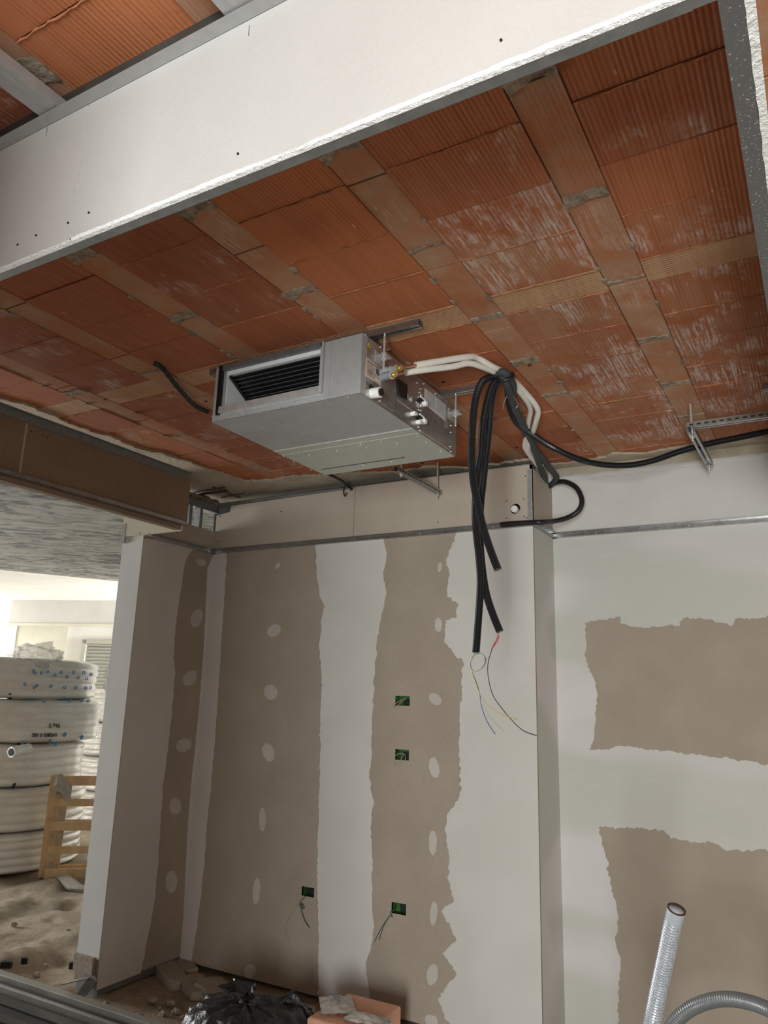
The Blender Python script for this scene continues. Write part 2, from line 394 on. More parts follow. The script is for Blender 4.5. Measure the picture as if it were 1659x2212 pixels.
    # plaster margin round the brick field: left leg and back leg (torn inner edge)
    inner = [Vector((-3.24, -4, zp)), Vector((-3.24, .5, zp)), Vector((-3.2, 1.5, zp))] + [az(zp, x, y) for x, y in ((0, 863), (49, 873), (107, 896), (162, 922), (240, 944), (289, 968), (347, 980), (405, 999), (463, 1018), (486, 1026), (525, 1041), (592, 1038), (628, 1030), (690, 1027), (760, 1024), (850, 1020), (935, 1010), (1000, 1012), (1040, 1008))] + [Vector((-1.28, 3.80, zp))]
    outer = [Vector((-1.28, 4.3, zp)), Vector((-3.7, 4.3, zp)), Vector((-3.7, -4, zp))]
    pb.prism(jag(inner, .014, .02, closed=False, seed=4) + outer, (0, 0, .02))
    inner = [Vector((-1.28, 3.90, zp)), Vector((-1.16, 3.95, zp)), Vector((-.90, 3.915, zp)), Vector((-.88, 3.88, zp)), Vector((-.72, 3.95, zp)), Vector((-.48, 3.90, zp)), Vector((-.15, 3.96, zp)), Vector((.4, 3.92, zp)), Vector((3, 3.93, zp))]
    pb.prism(jag(inner, .010, .02, closed=False, seed=9) + [Vector((3, 4.3, zp)), Vector((-1.28, 4.3, zp))], (0, 0, .02))
    lab(pb.build('plaster_margin', M['slabplaster'], o), 'rough beige plaster margin')
    rb = MB(); e0 = az(ZC, -60, 1220); e1 = az(ZC, 380, 1268)
    rb.prism([Vector((-3.66, -4, ZC - .015)), Vector((-3.66, 10.5, ZC - .015)), Vector((e1.x, e1.y, ZC - .015)), Vector((-7.361, 6.44, ZC - .015)), Vector((-7.74, 5.75, ZC - .015)), Vector((-8.043, 5.202, ZC - .015)), Vector((-9.2, 3.2, ZC - .015)), Vector((-12, -4, ZC - .015))], (0, 0, .2))
    lab(rb.build('rough_slab', M['roughconc'], o), 'rough grey concrete underside in the next bay')
    fb = MB(); fb.box((-16, -4, ZC + .0), (-3.7, 12, ZC + .2)); lab(fb.build('far_slab', M['wallwhite'], o), 'white far ceiling')
    # dark spots: anchor holes and drips
    hb = MB()
    for px, py in ((1144, 790), (1245, 946), (1116, 967), (958, 826), (975, 846), (445, 868), (912, 1001)):
        p = az(ZC - .006, px, py); hb.prism(jag([p + Vector((math.cos(a) * .009, math.sin(a) * .006, 0)) for a in (0, 1, 2, 3, 4, 5)], .002, .006, seed=int(px)), (0, 0, .003))
    hb.build('anchor_hole', M['black'], o)
build_ceiling()

# floor
def hgt(x, y):
    h = (noise.noise(Vector((x*1.1, y*1.1, 0))) * .035 + noise.noise(Vector((x*3.1, y*3.1, 2))) * .035 + abs(noise.noise(Vector((x*2.2, y*2.2, 9)))) * .05 + noise.noise(Vector((x*9, y*9, 5))) * .006 + noise.noise(Vector((x*17, y*17, 7))) * .004 - max(0, noise.noise(Vector((x*3 + y*2, y*5, 3))) - .2) * .06 + noise.noise(Vector((x*45, y*45, 7))) * .003)
    return (h if x < -3.5 else h * .35) - .016
b = MB()
nx, ny = 300, 280; x0, x1, y0, y1 = -9.0, -.6, 1.9, 8.6
b.quads([[Vector((x0 + (x1-x0)*i/nx, y0 + (y1-y0)*j/ny, hgt(x0 + (x1-x0)*i/nx, y0 + (y1-y0)*j/ny))) for i in range(nx+1)] for j in range(ny+1)])
for r in ((-16, -5, 4, 1.9), (-16, 8.6, 4, 13), (-16, 1.9, -9, 8.6), (-.6, 1.9, 4, 8.6)):
    b.box((r[0], r[1], -.2), (r[2], r[3], -.012))
b.box((-9, 1.9, -.3), (-.6, 8.6, -.1))
struct(b.build('floor', M['sand'], origin=(0, 0, 0)))

# walls --------------------------------------------------------
def sheet(mb, axis, val, u0, u1, v0, v1, holes, th, mi=0):
    """board lying in the plane axis=val, thickness th (signed, away from the room), with rectangular holes"""
    us = sorted({u0, u1, *[h[0] for h in holes], *[h[1] for h in holes]}); vs = sorted({v0, v1, *[h[2] for h in holes], *[h[3] for h in holes]})
    for a, c in zip(us, us[1:]):
        for d, e in zip(vs, vs[1:]):
            um, vm = (a+c)/2, (d+e)/2
            if any(h[0] < um < h[1] and h[2] < vm < h[3] for h in holes): continue
            lo = [0, 0, 0]; hi = [0, 0, 0]; o_ = 1 - axis
            lo[axis], hi[axis] = sorted((val, val + th)); lo[o_], hi[o_] = a, c; lo[2], hi[2] = d, e
            mb.box(lo, hi, mi)
LIM = {0: (3.088, YB), 1: (XB, XS)}
def patch(mb, axis, val, pix, amp, mi, out, seed, step=.016, rag=None):
    pts = [on(axis, val, *p) for p in pix]; n = Vector((0, 0, 0)); n[axis] = out; o_ = 1 - axis
    j = jag(pts, amp, step, seed=seed)
    if val != YR:
        for p in j: p[o_] = min(max(p[o_], LIM[axis][0]), LIM[axis][1]); p.z = max(.03, min(p.z, ZT - .002))
    mb.prism(j, n, mi)
def blob(mb, axis, val, px, py, rx, ry, mi, out, seed):
    c = on(axis, val, px, py); pts = []; o_ = 1 - axis; rnd = random.Random(seed)
    for i in range(22):
        a = 2*math.pi*i/22; r = 1 + .16 * math.sin(2*a + seed) + rnd.uniform(-.05, .05)
        p = Vector(c); p[o_] += math.cos(a) * rx * r; p[2] += math.sin(a) * ry * r; pts.append(p)
    n = Vector((0, 0, 0)); n[axis] = out; mb.prism(pts, n, mi)
ZT = 2.435
BOXES = [(854, 1503, 885, 1525), (854, 1618, 883, 1643), (652, 1914, 678, 1939), (846, 1948, 877, 1978)]
holes = []
for a, c_, d, e in BOXES:
    p, q = ay(YB, a, c_), ay(YB, d, e); holes.append((p.x, q.x, q.z, p.z))
b = MB(); sheet(b, 1, YB, XB - .02, XS, .02, ZT, holes, .015, 0)
b.box((XB - .17, YB + .16, 0), (XS - .02, YB + .2, ZC), 3)  # dark backing board, added to stop light leaking through above the soffit
cor = [(460, 1193), (442, 1400), (425, 1600), (407, 1840), (388, 2082)]
patch(b, 1, YB, [(490, 1196), (484, 1300), (477, 1400), (471, 1500), (464, 1600), (456, 1700), (447, 1780), (441, 1870), (426, 2000), (411, 2088)] + [(x - 14, y) for x, y in cor[::-1]], .004, 1, -.0012, 1)
patch(b, 1, YB, [(682, 1172), (684, 1240), (690, 1285), (701, 1310), (694, 1345), (690, 1400), (695, 1460), (692, 1540), (692, 1600), (690, 1700), (688, 1800), (686, 1900), (688, 2000), (688, 2140), (682, 2180), (800, 2200), (797, 2150), (790, 2080), (802, 2050), (807, 2000), (805, 1980), (803, 1900), (805, 1860), (800, 1800), (806, 1730), (798, 1680), (803, 1620), (804, 1560), (806, 1500), (810, 1440), (815, 1380), (824, 1330), (835, 1280), (828, 1240), (836, 1200), (828, 1160)], .006, 1, -.0012, 2)
patch(b, 1, YB, [(985, 1150), (978, 1178), (962, 1210), (970, 1240), (965, 1290), (990, 1305), (986, 1335), (963, 1340), (960, 1390), (1000, 1430), (997, 1500), (993, 1560), (992, 1630), (996, 1700), (990, 1730), (968, 1760), (963, 1800), (972, 1850), (968, 1900), (980, 1945), (955, 1968), (986, 2030), (955, 2060), (986, 2105), (945, 2160), (975, 2220), (990, 2300), (1200, 2290), (1172, 1110)], .009, 1, -.0012, 3, .012)
for i, (x, y, rx, ry) in enumerate([(600, 1222, .02, .018), (592, 1362, .045, .042), (585, 1495, .044, .05), (580, 1625, .045, .05), (567, 1770, .028, .055), (554, 1925, .028, .06), (540, 2098, .04, .035), (950, 1225, .012, .03), (947, 1350, .018, .045), (940, 1510, .034, .032), (938, 1658, .032, .045), (935, 1820, .026, .05), (937, 1973, .022, .05), (934, 2105, .028, .05), (932, 2205, .03, .03)]):
    blob(b, 1, YB, x, y, rx, ry, 2, -.0012, i)
struct(b.build('wall_back', [M['paper'], M['compound'], M['compoundthin'], M['boxdark']], origin=((XB+XS)/2, YB, 0)))
b = MB(); b.box((XB - .17, 3.085, .04), (XB, YB + .2, ZT))
b.box((XB - .168, 3.10, 0.0), (XB - .004, YB + .2, .05), 3)
patch(b, 0, XB, [(292, 1162), (385, 1168), (418, 1183), (400, 1212), (386, 1300), (379, 1350), (375, 1420), (378, 1450), (370, 1550), (362, 1620), (352, 1700), (345, 1800), (341, 1870), (333, 1950), (320, 2020), (312, 2060), (302, 2112), (190, 2160)], .005, 1, .0012, 5)
patch(b, 0, XB, [(462, 1193), (448, 1230), (440, 1400), (430, 1530), (424, 1590), (412, 1700), (405, 1800), (400, 1900), (396, 1990), (389, 2070)] + [(x + 14, y) for x, y in cor[::-1]], .002, 1, .0012, 6)
for i, (x, y, rx, ry) in enumerate([(435, 1215, .05, .02), (425, 1335, .055, .055), (410, 1465, .055, .05), (397, 1610, .055, .045), (378, 1742, .045, .05), (370, 1905, .05, .055)]):
    blob(b, 0, XB, x, y, rx, ry, 2, .0012, i + 30)
# pale end face of the return wall
b.box((XB - .1705, 3.0835, .17), (XB + .0005, 3.0855, ZT), 4)
struct(b.build('wall_left', [M['paper'], M['compound'], M['compoundthin'], M['trackdark'], M['endwhite']], origin=(XB, 3.4, 0)))
b = MB(); b.box((XS - .015, YB + .0155, 0), (XS - .0003, YR, ZT)); struct(b.build('wall_right', M['wash'], origin=(XS, 3.85, 0)))
b = MB(); b.box((XS - .02, YR, 0), (3.2, YR + .1, ZC + .02)); b.box((XS, YR - .001, ZT), (3.2, YR, 2.745), 1)
patch(b, 1, YR, [(1265, 1362), (1263, 1346), (1338, 1331), (1341, 1346), (1362, 1354), (1400, 1356), (1468, 1352), (1475, 1335), (1530, 1337), (1550, 1345), (1582, 1351), (1590, 1338), (1659, 1333), (1760, 1330), (2000, 1335), (2000, 1700), (1760, 1662), (1659, 1650), (1600, 1643), (1520, 1631), (1460, 1626), (1400, 1619), (1340, 1611), (1300, 1622), (1272, 1619), (1286, 1590), (1284, 1560), (1291, 1500), (1287, 1480), (1275, 1450), (1266, 1430)], .008, 2, -.0012, 11, .011)
patch(b, 1, YR, [(1292, 1786), (1350, 1790), (1438, 1793), (1450, 1812), (1500, 1820), (1540, 1818), (1570, 1836), (1659, 1838), (1760, 1850), (2000, 1870), (2000, 2420), (1700, 2420), (1330, 2330), (1336, 2150), (1341, 2080), (1330, 2030), (1337, 1980), (1325, 1930), (1316, 1890), (1310, 1850), (1300, 1820)], .009, 2, -.0012, 12, .011)
# crumbly plaster lip above the upper boards and recessed plaster band
lip = [Vector((x, YR, 2.742 + .004*math.sin(x*31))) for x in [XS + .01 + i*.04 for i in range(110)]]
top = [Vector((p.x, YR, 2.776 + .009*noise.noise(Vector((p.x*14, 0, 0))))) for p in lip]
b.quads([[p + Vector((0, -.004, 0)) for p in lip], [p + Vector((0, -.014 + .006*noise.noise(p*40), -.012)) for p in top], [p + Vector((0, .0, 0)) for p in top]], mi=1)
b.box((XS, YR - .004, 2.76), (3.2, YR, ZC), 3)
struct(b.build('wall_rear', [M['wash'], M['paperwhite'], M['paper'], M['slabplaster']], origin=(.5, YR, 0)))
# sides of the room that the camera only feels as bounce light
b = MB(); b.box((3.2, -4, 0), (3.3, 4.2, ZC)); struct(b.build('wall_side', M['compound'], origin=(3.2, 0, 0)))
b = MB(); b.box((-3.6, -2.2, 0), (-.45, -2.05, ZC)); b.box((-.45, -2.2, 2.35), (3.2, -2.05, ZC)); b.box((2.6, -2.2, 0), (3.2, -2.05, 2.35)); b.box((-3.6, -.82, 0), (-.50, -.70, 2.82)); b.box((-16, -4.1, 0), (-3.6, -4.0, ZC)); struct(b.build('wall_front', M['compound'], origin=(0, -2.1, 0)))  # the inner pier left of the opening is unseen, added to shade the left side

# ---------------------------------------------------------------- soffit boards over the tracks
def screw_dots(parent, axis, val, pix, out, r=.0035, mat='black', name='screw'):
    for p in pix:
        c = on(axis, val, *p); n = Vector((0, 0, 0)); n[axis] = out; q = MB(); q.cyl(c - n*.001, c + n*.0025, r, 8); q.build(name, M[mat], parent)
t = thing('soffit_casing', 'beige plasterboard casing above the back wall with round pipe hole', 'soffit', ((XB+XS)/2, YB, ZT))
b = MB(); hc = ay(YB, 1113, 1099); R = .028
z0, z1 = ZT + .012, 2.757
sheet(b, 1, YB, ay(YB, 766, 1100).x, XS, z0, z1, [(hc.x - .05, hc.x + .05, hc.z - .05, hc.z + .05)], .013)
N = 32; sq = []; ci = []
for i in range(N):
    a = 2*math.pi*i/N + math.pi/N; cx, cz = math.cos(a), math.sin(a); k_ = .05 / max(abs(cx), abs(cz))
    sq.append(Vector((hc.x + cx*k_, YB, hc.z + cz*k_))); ci.append(Vector((hc.x + cx*R, YB, hc.z + cz*R)))
b.quads([sq, ci, [p + Vector((0, .013, 0)) for p in ci]], True, smooth=False)
b.build('board', M['paperlight'], t)
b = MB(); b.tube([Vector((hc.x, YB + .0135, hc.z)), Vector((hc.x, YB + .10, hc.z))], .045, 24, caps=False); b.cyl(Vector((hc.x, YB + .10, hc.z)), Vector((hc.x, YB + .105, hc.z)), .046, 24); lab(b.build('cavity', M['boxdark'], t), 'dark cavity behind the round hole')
b = MB(); bl = [Vector((XB, YB, z0)), Vector((ay(YB, 765, 1100).x, YB, z0)), Vector((ay(YB, 765, 1100).x, YB, z1 - .008)), Vector((XB + .12, YB, z1 - .02)), Vector((XB + .115, YB, z1 - .06)), Vector((XB, YB, z1 - .075))]
b.prism(bl, (0, .013, 0)); lab(b.build('board', M['paperlight'], t), 'left board with a notched top corner')
b = MB(); b.box((XB, YB + .014, z1 - .02), (XS, YB + .06, z1 + .01)); lab(b.build('channel', M['trackdark'], t), 'dark metal channel along the top')
b = MB()
P = [ax_(XS, 1146, 1003), ax_(XS, 1158, 1012), ax_(XS, 1172, 1042), ax_(XS, 1199, 1066)]
poly = [Vector((XS, YB, z0)), Vector((XS, YR, z0)), Vector((XS, YR, 2.71)), Vector((XS, 3.86, 2.735)), Vector((XS, 3.79, 2.757)), Vector((XS, YB, 2.757))]
b.prism(poly, (-.013, 0, 0)); lab(b.build('side_board', M['paperlight'], t), 'short side board cut away for the pipes')
screw_dots(t, 1, YB, [(1135, 1028), (1138, 1119), (947, 1053), (946, 1128), (607, 1105), (475, 1115), (472, 1170)], -1)
b = MB(); b.tube([Vector((hc.x - .008, YB + .006, hc.z + .002)), Vector((hc.x - .008, YB + .12, hc.z - .01))], .0185, 20); tag(b.build('pipe_stub', M['whiteplastic']), 'white pipe stub inside the round hole of the soffit', 'pipe')
# perforated corner bead
def bead(name, a, h, parent=None, lbl=None):
    q = MB()
    q.box((a.x - .026, a.y - .002, a.z), (a.x, a.y - .0005, a.z + h)); q.box((a.x, a.y - .002, a.z), (a.x + .0015, a.y + .024, a.z + h))
    n = int(h / .011)
    for i in range(n):
        for jx in (.007, .013, .019):
            zz = a.z + .006 + i * .011 + (.0055 if jx == .013 else 0)
            q.face([Vector((a.x - jx + math.cos(an)*.0023, a.y - .0024, zz + math.sin(an)*.0023)) for an in (0, 1.05, 2.1, 3.14, 4.19, 5.24)], 1)
    o = q.build(name, [M['zinc'], M['boxdark']], parent); return o
tag(bead('corner_bead', Vector((XS - .002, YB, z0)), .285), 'perforated metal corner bead on the soffit corner', 'corner bead')
# perimeter tracks
def track(a, c, inn, lbl, dots=5):
    a = Vector(a); c = Vector(c); inn = Vector(inn); t = thing('ceiling_track', lbl, 'metal track', ((a + c)/2), 'perimeter ceiling tracks')
    q = MB(); q.bar(a + inn*.0015 + Vector((0, 0, .014)), c + inn*.0015 + Vector((0, 0, .014)), .0016, .028)
    q.bar(a + inn*.013 + Vector((0, 0, .0005)), c + inn*.013 + Vector((0, 0, .0005)), .026, .0012)
    q.bar(a + inn*.013 + Vector((0, 0, .028)), c + inn*.013 + Vector((0, 0, .028)), .026, .0012)
    q.build('channel', M['track'], t)
    for i in range(dots):
        p = a.lerp(c, (i + .5)/dots) + inn*.002 + Vector((0, 0, .014)); q = MB(); q.cyl(p, p + inn*.002, .004, 8); q.build('screw', M['zinc'], t)
    return t
track((XB, YB, ZT - .014), (XS, YB, ZT - .014), (0, -1, 0), 'thin steel track along the top of the back wall')
track((XB, 3.15, ZT - .014), (XB, YB, ZT - .014), (1, 0, 0), 'short steel track along the left return wall', 3)
track((XS, YB, ZT - .014), (XS, YR, ZT - .014), (1, 0, 0), 'very short steel track on the step between walls', 2)
track((XS, YR, ZT - .014), (3.0, YR, ZT - .014), (0, -1, 0), 'shiny steel track along the right wall', 9)

# ---------------------------------------------------------------- bulkheads
YN, XL, XR = .855, -3.09, -.012
t = thing('bulkhead', 'large white plasterboard bulkhead crossing the top of the view', 'bulkhead', (-1.2, YN, 2.43))
seam = ay(YN, 192, 225).x
zt = 2.757
def ragged_board(x0, x1, mats, amp, seed, th=.0125):
    q = MB(); n = int((x1 - x0)/.008); rnd = random.Random(seed)
    f, g, e = [], [], []
    for i in range(n + 1):
        x = x0 + (x1-x0)*i/n; w = noise.noise(Vector((x*30, seed, 0))) + .6*noise.noise(Vector((x*90, seed, 1)))
        step = amp * (.5 + .5*noise.noise(Vector((x*5, seed, 3))))
        f.append(Vector((x, YN, 2.432 + step*1.2 + w*.0022))); g.append(Vector((x, YN + .004, 2.431 + w*.0018))); e.append(Vector((x, YN + th, 2.430 + w*.0007)))
    q.quads([[Vector((p.x, YN, zt)) for p in f], f], mi=0, smooth=False); q.quads([f, g, e], mi=1, smooth=False)
    q.quads([[Vector((p.x, YN + th, zt)) for p in f], e], mi=2, smooth=False, flip=True)
    q.face([Vector((x0, YN, zt)), Vector((x1, YN, zt)), Vector((x1, YN+th, zt)), Vector((x0, YN+th, zt))], 1)
    for x in (x0, x1): q.face([Vector((x, YN, zt)), Vector((x, YN+th, zt)), Vector((x, YN+th, 2.432)), Vector((x, YN, 2.436))], 1)
    return q
lab(ragged_board(seam + .0008, XR + .0125, None, .006, 5).build('board', [M['bulkwhite'], M['core'], M['paperdark']], t), 'long white board with a ragged lower edge')
lab(ragged_board(-3.6, seam - .0008, None, .001, 8).build('board', [M['bulkwhite'], M['core'], M['paperdark']], t), 'left white board with a clean lower edge')
b = MB(); b.box((-3.6, YN + .013, 2.4305), (XR - .06, YN + .0145, 2.47)); b.box((-3.6, YN + .0145, 2.4305), (XR, YN + .032, 2.432)); b.box((-3.6, YN + .032, 2.4305), (XR - .06, YN + .0335, 2.47)); b.build('channel', M['trackdark'], t)
b = MB(); b.box((-3.6, YN - .0015, 2.7575), (XR, YN, 2.787)); b.box((-3.6, YN - .028, 2.7565), (XR, YN - .0015, 2.7575)); lab(b.build('edge_track', M['galv'], t), 'steel track along the top edge')
b = MB(); b.box((-3.6, YN + .006, 2.780), (XR, YN + .0075, ZC - .002)); b.box((-3.6, YN + .0075, ZC - .006), (XR, YN + .05, ZC - .003)); lab(b.build('ceiling_channel', M['darkalu_shade'], t), 'channel under the brick ceiling coloured dark for shade')  # near-black colour stands in for the shaded gap above the edge track
screw_dots(t, 1, YN, [(515, 333), (1083, 88), (193, 460), (148, 482), (79, 509), (39, 529)], -1, .0022)
for x, y in ((538, 66), (101, 285)):
    p = ay(YN, x, y); q = MB(); q.box((p.x - .0006, YN - .0006, p.z - .012), (p.x + .0006, YN, p.z + .012)); q.build('pencil_mark', M['ink'], t)

t = thing('bulkhead', 'narrow plasterboard bulkhead with speckled channel at the right edge', 'bulkhead', (XR, 2.3, 2.43))
q = MB(); n = 400; ys_ = [YN - .0 + (4.0 - YN)*i/n for i in range(n+1)]
f = [Vector((XR + .0125, y, 2.433 + .0015*noise.noise(Vector((0, y*50, 2))))) for y in ys_]; e = [Vector((XR, y, 2.430 + .0015*noise.noise(Vector((1, y*60, 0))))) for y in ys_]
e2 = [p + Vector((.002*noise.noise(p*30), 0, 0)) for p in e]
q.quads([[Vector((XR + .0125, y, zt)) for y in ys_], f], mi=0, smooth=False, flip=True); q.quads([f, e2], mi=1, smooth=False); q.quads([[Vector((XR, y, zt)) for y in ys_], e], mi=2, smooth=False)
q.build('board', [M['paperlight'], M['core'], M['paperdark']], t)
q = MB(); q.box((XR - .030, YN + .03, 2.4305), (XR - .0005, 4.0, 2.432)); q.box((XR - .030, YN + .03, 2.4305), (XR - .0285, 4.0, 2.47)); q.build('channel', M['speck'], t)
q = MB(); q.box((XR - .03, YN + .03, ZC - .04), (XR, 4.0, ZC - .003)); q.build('ceiling_channel', M['trackdark'], t)

t = thing('bulkhead', 'dark brown board bulkhead hanging at the left beyond the opening', 'bulkhead', (XL, 2.0, 2.43))
yend = 3.085; seamy = ax_(XL, 46, 1000).y
q = MB(); q.box((XL - .0125, seamy + .006, 2.452), (XL, yend, 2.762)); q.build('board', M['paperdark'], t)
q = MB(); q.box((XL - .0125, .87, 2.452), (XL, seamy - .006, 2.762)); lab(q.build('board', M['paperdark'], t), 'nearer brown board left of the pale seam')
q = MB(); q.box((XL - .0125, seamy - .006, 2.452), (XL - .001, seamy + .006, 2.762)); lab(q.build('seam_strip', M['paperlight'], t), 'pale seam between the boards')
q = MB(); q.box((XL, .87, 2.722), (XL + .0015, yend - .02, 2.762)); q.box((XL, .87, 2.7615), (XL + .03, yend - .02, 2.763)); q.box((XL, .87, 2.722), (XL + .006, yend - .02, 2.7235)); lab(q.build('top_channel', M['trackdark'], t), 'greenish grey steel channel along the top')
q = MB(); q.box((XL - .01, .87, 2.452), (XL + .028, yend - .03, 2.4535)); q.box((XL + .0265, .87, 2.452), (XL + .028, yend - .03, 2.472)); q.box((XL, .87, 2.452), (XL + .0015, yend - .03, 2.482)); q.build('bottom_channel', M['track'], t)
q = MB(); q.box((XL - .045, .87, 2.428), (XL - .002, yend - .04, 2.4515)); lab(q.build('bottom_board', M['paperdark'], t), 'brown strip of board under the channel')
screw_dots(t, 0, XL, [(67, 932), (91, 940), (103, 944), (253, 996), (371, 1036), (399, 1042), (396, 1085), (392, 1133)], 1, .003)
t = thing('lintel_board', 'cream plasterboard lintel piece on top of the left wall end', 'board', (-3.35, 3.085, ZT))
q = MB(); q.box((-3.60, 3.07, ZT - .005), (XL - .03, 3.084, 2.72)); q.build('board', M['wallcream'], t)
screw_dots(t, 1, 3.07, [(302, 1152), (322, 1153), (384, 1151)], -1, .003)
tag(bead('corner_bead', Vector((-3.575, 3.07, ZT - .045)), .12), 'grey perforated corner bead at the top of the left wall end', 'corner bead')
# stud frame above the left return wall
t = thing('steel_framing', 'open grey steel stud frame above the left return wall', 'framing', (XB, 3.4, ZT))
q = MB(); q.box((XB - .014, 3.1, ZT + .012), (XB - .001, YB - .001, 2.572)); lab(q.build('board', M['paperlight'], t), 'low strip of board')
for y in (3.28, 3.44, 3.535):
    q = MB(); q.box((XB - .05, y, 2.565), (XB - .002, y + .002, ZC - .06)); q.box((XB - .012, y, 2.565), (XB - .0105, y + .035, ZC - .06)); q.build('stud', M['trackdark'], t)
q = MB(); q.box((XB - .06, 3.12, 2.70), (XB - .002, YB + .02, 2.75)); lab(q.build('header', M['trackdark'], t), 'dark header channel')
q = MB(); rows = []
for i in range(26):
    y = 3.1 + .64*i/25; rows.append([Vector((XB - .07 + .05*math.sin(a) + .012*noise.noise(Vector((i*.7, a, 0))), y, 2.775 + .03*math.cos(a) + .012*noise.noise(Vector((i*.5, a, 4))))) for a in [2*math.pi*j/10 for j in range(10)]])
q.quads(rows, True); q.face(rows[0]); q.face(rows[-1][::-1]); tag(q.build('concrete_ridge', M['mortar']), 'crumbly dark concrete ridge over the steel stud frame', 'concrete')
# rebar stubs
for i, (a, c_, r) in enumerate([((420, 1064), (485, 1052), .0045), ((426, 1070), (490, 1059), .009), ((478, 1075), (528, 1064), .004), ((459, 1052), (520, 1075), .004)]):
    q = MB(); pa, pb_ = az(ZC - .022 - .006*i, *a), az(ZC - .022 - .006*i, *c_); q.tube([pa.lerp(pb_, t_/6) + Vector((0, 0, .003*math.sin(t_))) for t_ in range(7)], r, 8)
    tag(q.build('rebar', M['rust']), ['thin rusty rebar stub nearest the brown bulkhead on the ceiling', 'thickest rusty rebar stub sticking out of the ceiling plaster', 'rusty rebar stub closest to the back wall', 'rusty rebar lying slantwise across the other three'][i], 'rebar', 'rebar in the ceiling corner')

# ceiling furring profiles in the near bay (upper left)
for i, (px, lbl) in enumerate([((56, 203), 'steel ceiling profile at the left running into the white bulkhead'), ((500, 8), 'steel ceiling profile at the top middle running into the white bulkhead')]):
    p = az(2.762, *px); t = thing('ceiling_profile', lbl, 'metal profile', (p.x, 0, 2.762), 'furring profiles above the white bulkhead')
    q = MB(); x = az(2.762, 56, 203).x if i == 0 else az(2.762, 505, 10).x
    q.box((x - .03, -1.4, 2.762), (x + .03, YN - .004, 2.7635)); q.box((x - .03, -1.4, 2.7635), (x - .0285, YN - .004, 2.79)); q.box((x + .0285, -1.4, 2.7635), (x + .03, YN - .004, 2.79))
    q.build('profile', M['galv'], t)
    q = MB()
    for d in (-.01, .012): q.box((x + d - .001, -1.4, 2.7608), (x + d + .001, YN - .004, 2.7622))
    q.build('rib', M['galv'], t)

# ---------------------------------------------------------------- air conditioner
AX0, AX1, AY0, AY1, AZ0, AZ1 = -1.952, -1.285, 2.03, 2.80, 2.545, 2.768
ac = thing('air_conditioner', 'galvanised steel ducted air conditioner hung under the brick ceiling', 'air conditioner', ((AX0+AX1)/2, (AY0+AY1)/2, AZ0))
F = lambda x, y: ay(AY0, x, y)
S_ = lambda u, v: ax_(AX1, 730 + u/5.53, 690 + v/5.53)
# opening in the front face
oL, oR = F(487, 840).x, F(695, 790).x; oB, oT = AZ0 + .052, AZ1 - .022
b = MB()
sheet(b, 1, AY0, AX0, AX1, AZ0, AZ1, [(oL, oR, oB, oT)], .002)
b.box((AX0, AY0 + .002, AZ0), (AX0 + .002, AY1, AZ1)); b.box((AX0, AY0, AZ1 - .002), (AX1, AY1, AZ1)); b.box((AX0, AY1 - .002, AZ0), (AX1, AY1, AZ1))
b.box((AX0, AY0, AZ0), (AX1, AY1, AZ0 + .002)); b.box((AX1 - .002, AY0, AZ0), (AX1, AY1, AZ1)); b.box((oR + .04, AY0 + .002, AZ0), (oR + .042, AY1 - .3, AZ1))
b.build('casing', M['galv'], ac, bevel=.0008)
b = MB(); yj = S_(330, 300).y; b.box((AX1 - .001, AY0 + .03, AZ0 + .001), (AX1 + .0012, AY1, AZ1 - .0005)); lab(b.build('side_panel', M['galvside'], ac), 'shiny side panel reflecting the bricks')
yb0 = az(AZ0, 885, 926).y; b = MB(); b.box((AX0 + .003, yb0, AZ0 - .003), (AX1 - .003, AY1 - .004, AZ0 + .0005)); b.box((AX0 + .003, yb0 + .05, AZ0 - .0045), (AX1 - .003, yb0 + .054, AZ0 - .0025)); b.box((AX0 + .002, yb0 - .003, AZ0 - .0035), (AX1 - .002, yb0, AZ0))
lab(b.build('rear_bottom_panel', M['galvpanel'], ac), 'paler smooth rear half of the underside')
b = MB(); p, q_ = az(AZ0 - .003, 694, 1014), az(AZ0 - .003, 878, 990); b.bar(p, (q_.x, p.y, p.z), .006, .002); lab(b.build('slot', M['black'], ac), 'dark slot near the rear edge')
# intake flange frame (dark left and top inner, bright bottom)
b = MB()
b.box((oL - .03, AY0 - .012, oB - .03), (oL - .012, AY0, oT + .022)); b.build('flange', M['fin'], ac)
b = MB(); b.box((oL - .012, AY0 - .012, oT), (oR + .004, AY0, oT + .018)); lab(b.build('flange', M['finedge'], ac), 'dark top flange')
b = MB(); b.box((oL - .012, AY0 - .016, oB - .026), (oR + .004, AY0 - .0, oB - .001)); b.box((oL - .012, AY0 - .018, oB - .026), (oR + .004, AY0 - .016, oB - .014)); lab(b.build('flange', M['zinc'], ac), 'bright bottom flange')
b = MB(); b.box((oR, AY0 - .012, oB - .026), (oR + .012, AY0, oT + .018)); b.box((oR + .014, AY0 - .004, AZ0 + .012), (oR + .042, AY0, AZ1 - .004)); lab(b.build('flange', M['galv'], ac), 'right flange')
b = MB(); b.box((AX0 + .001, AY0 - .003, AZ0 + .018), (oR + .04, AY0, AZ0 + .026)); lab(b.build('seam', M['galv'], ac), 'folded seam below the intake')
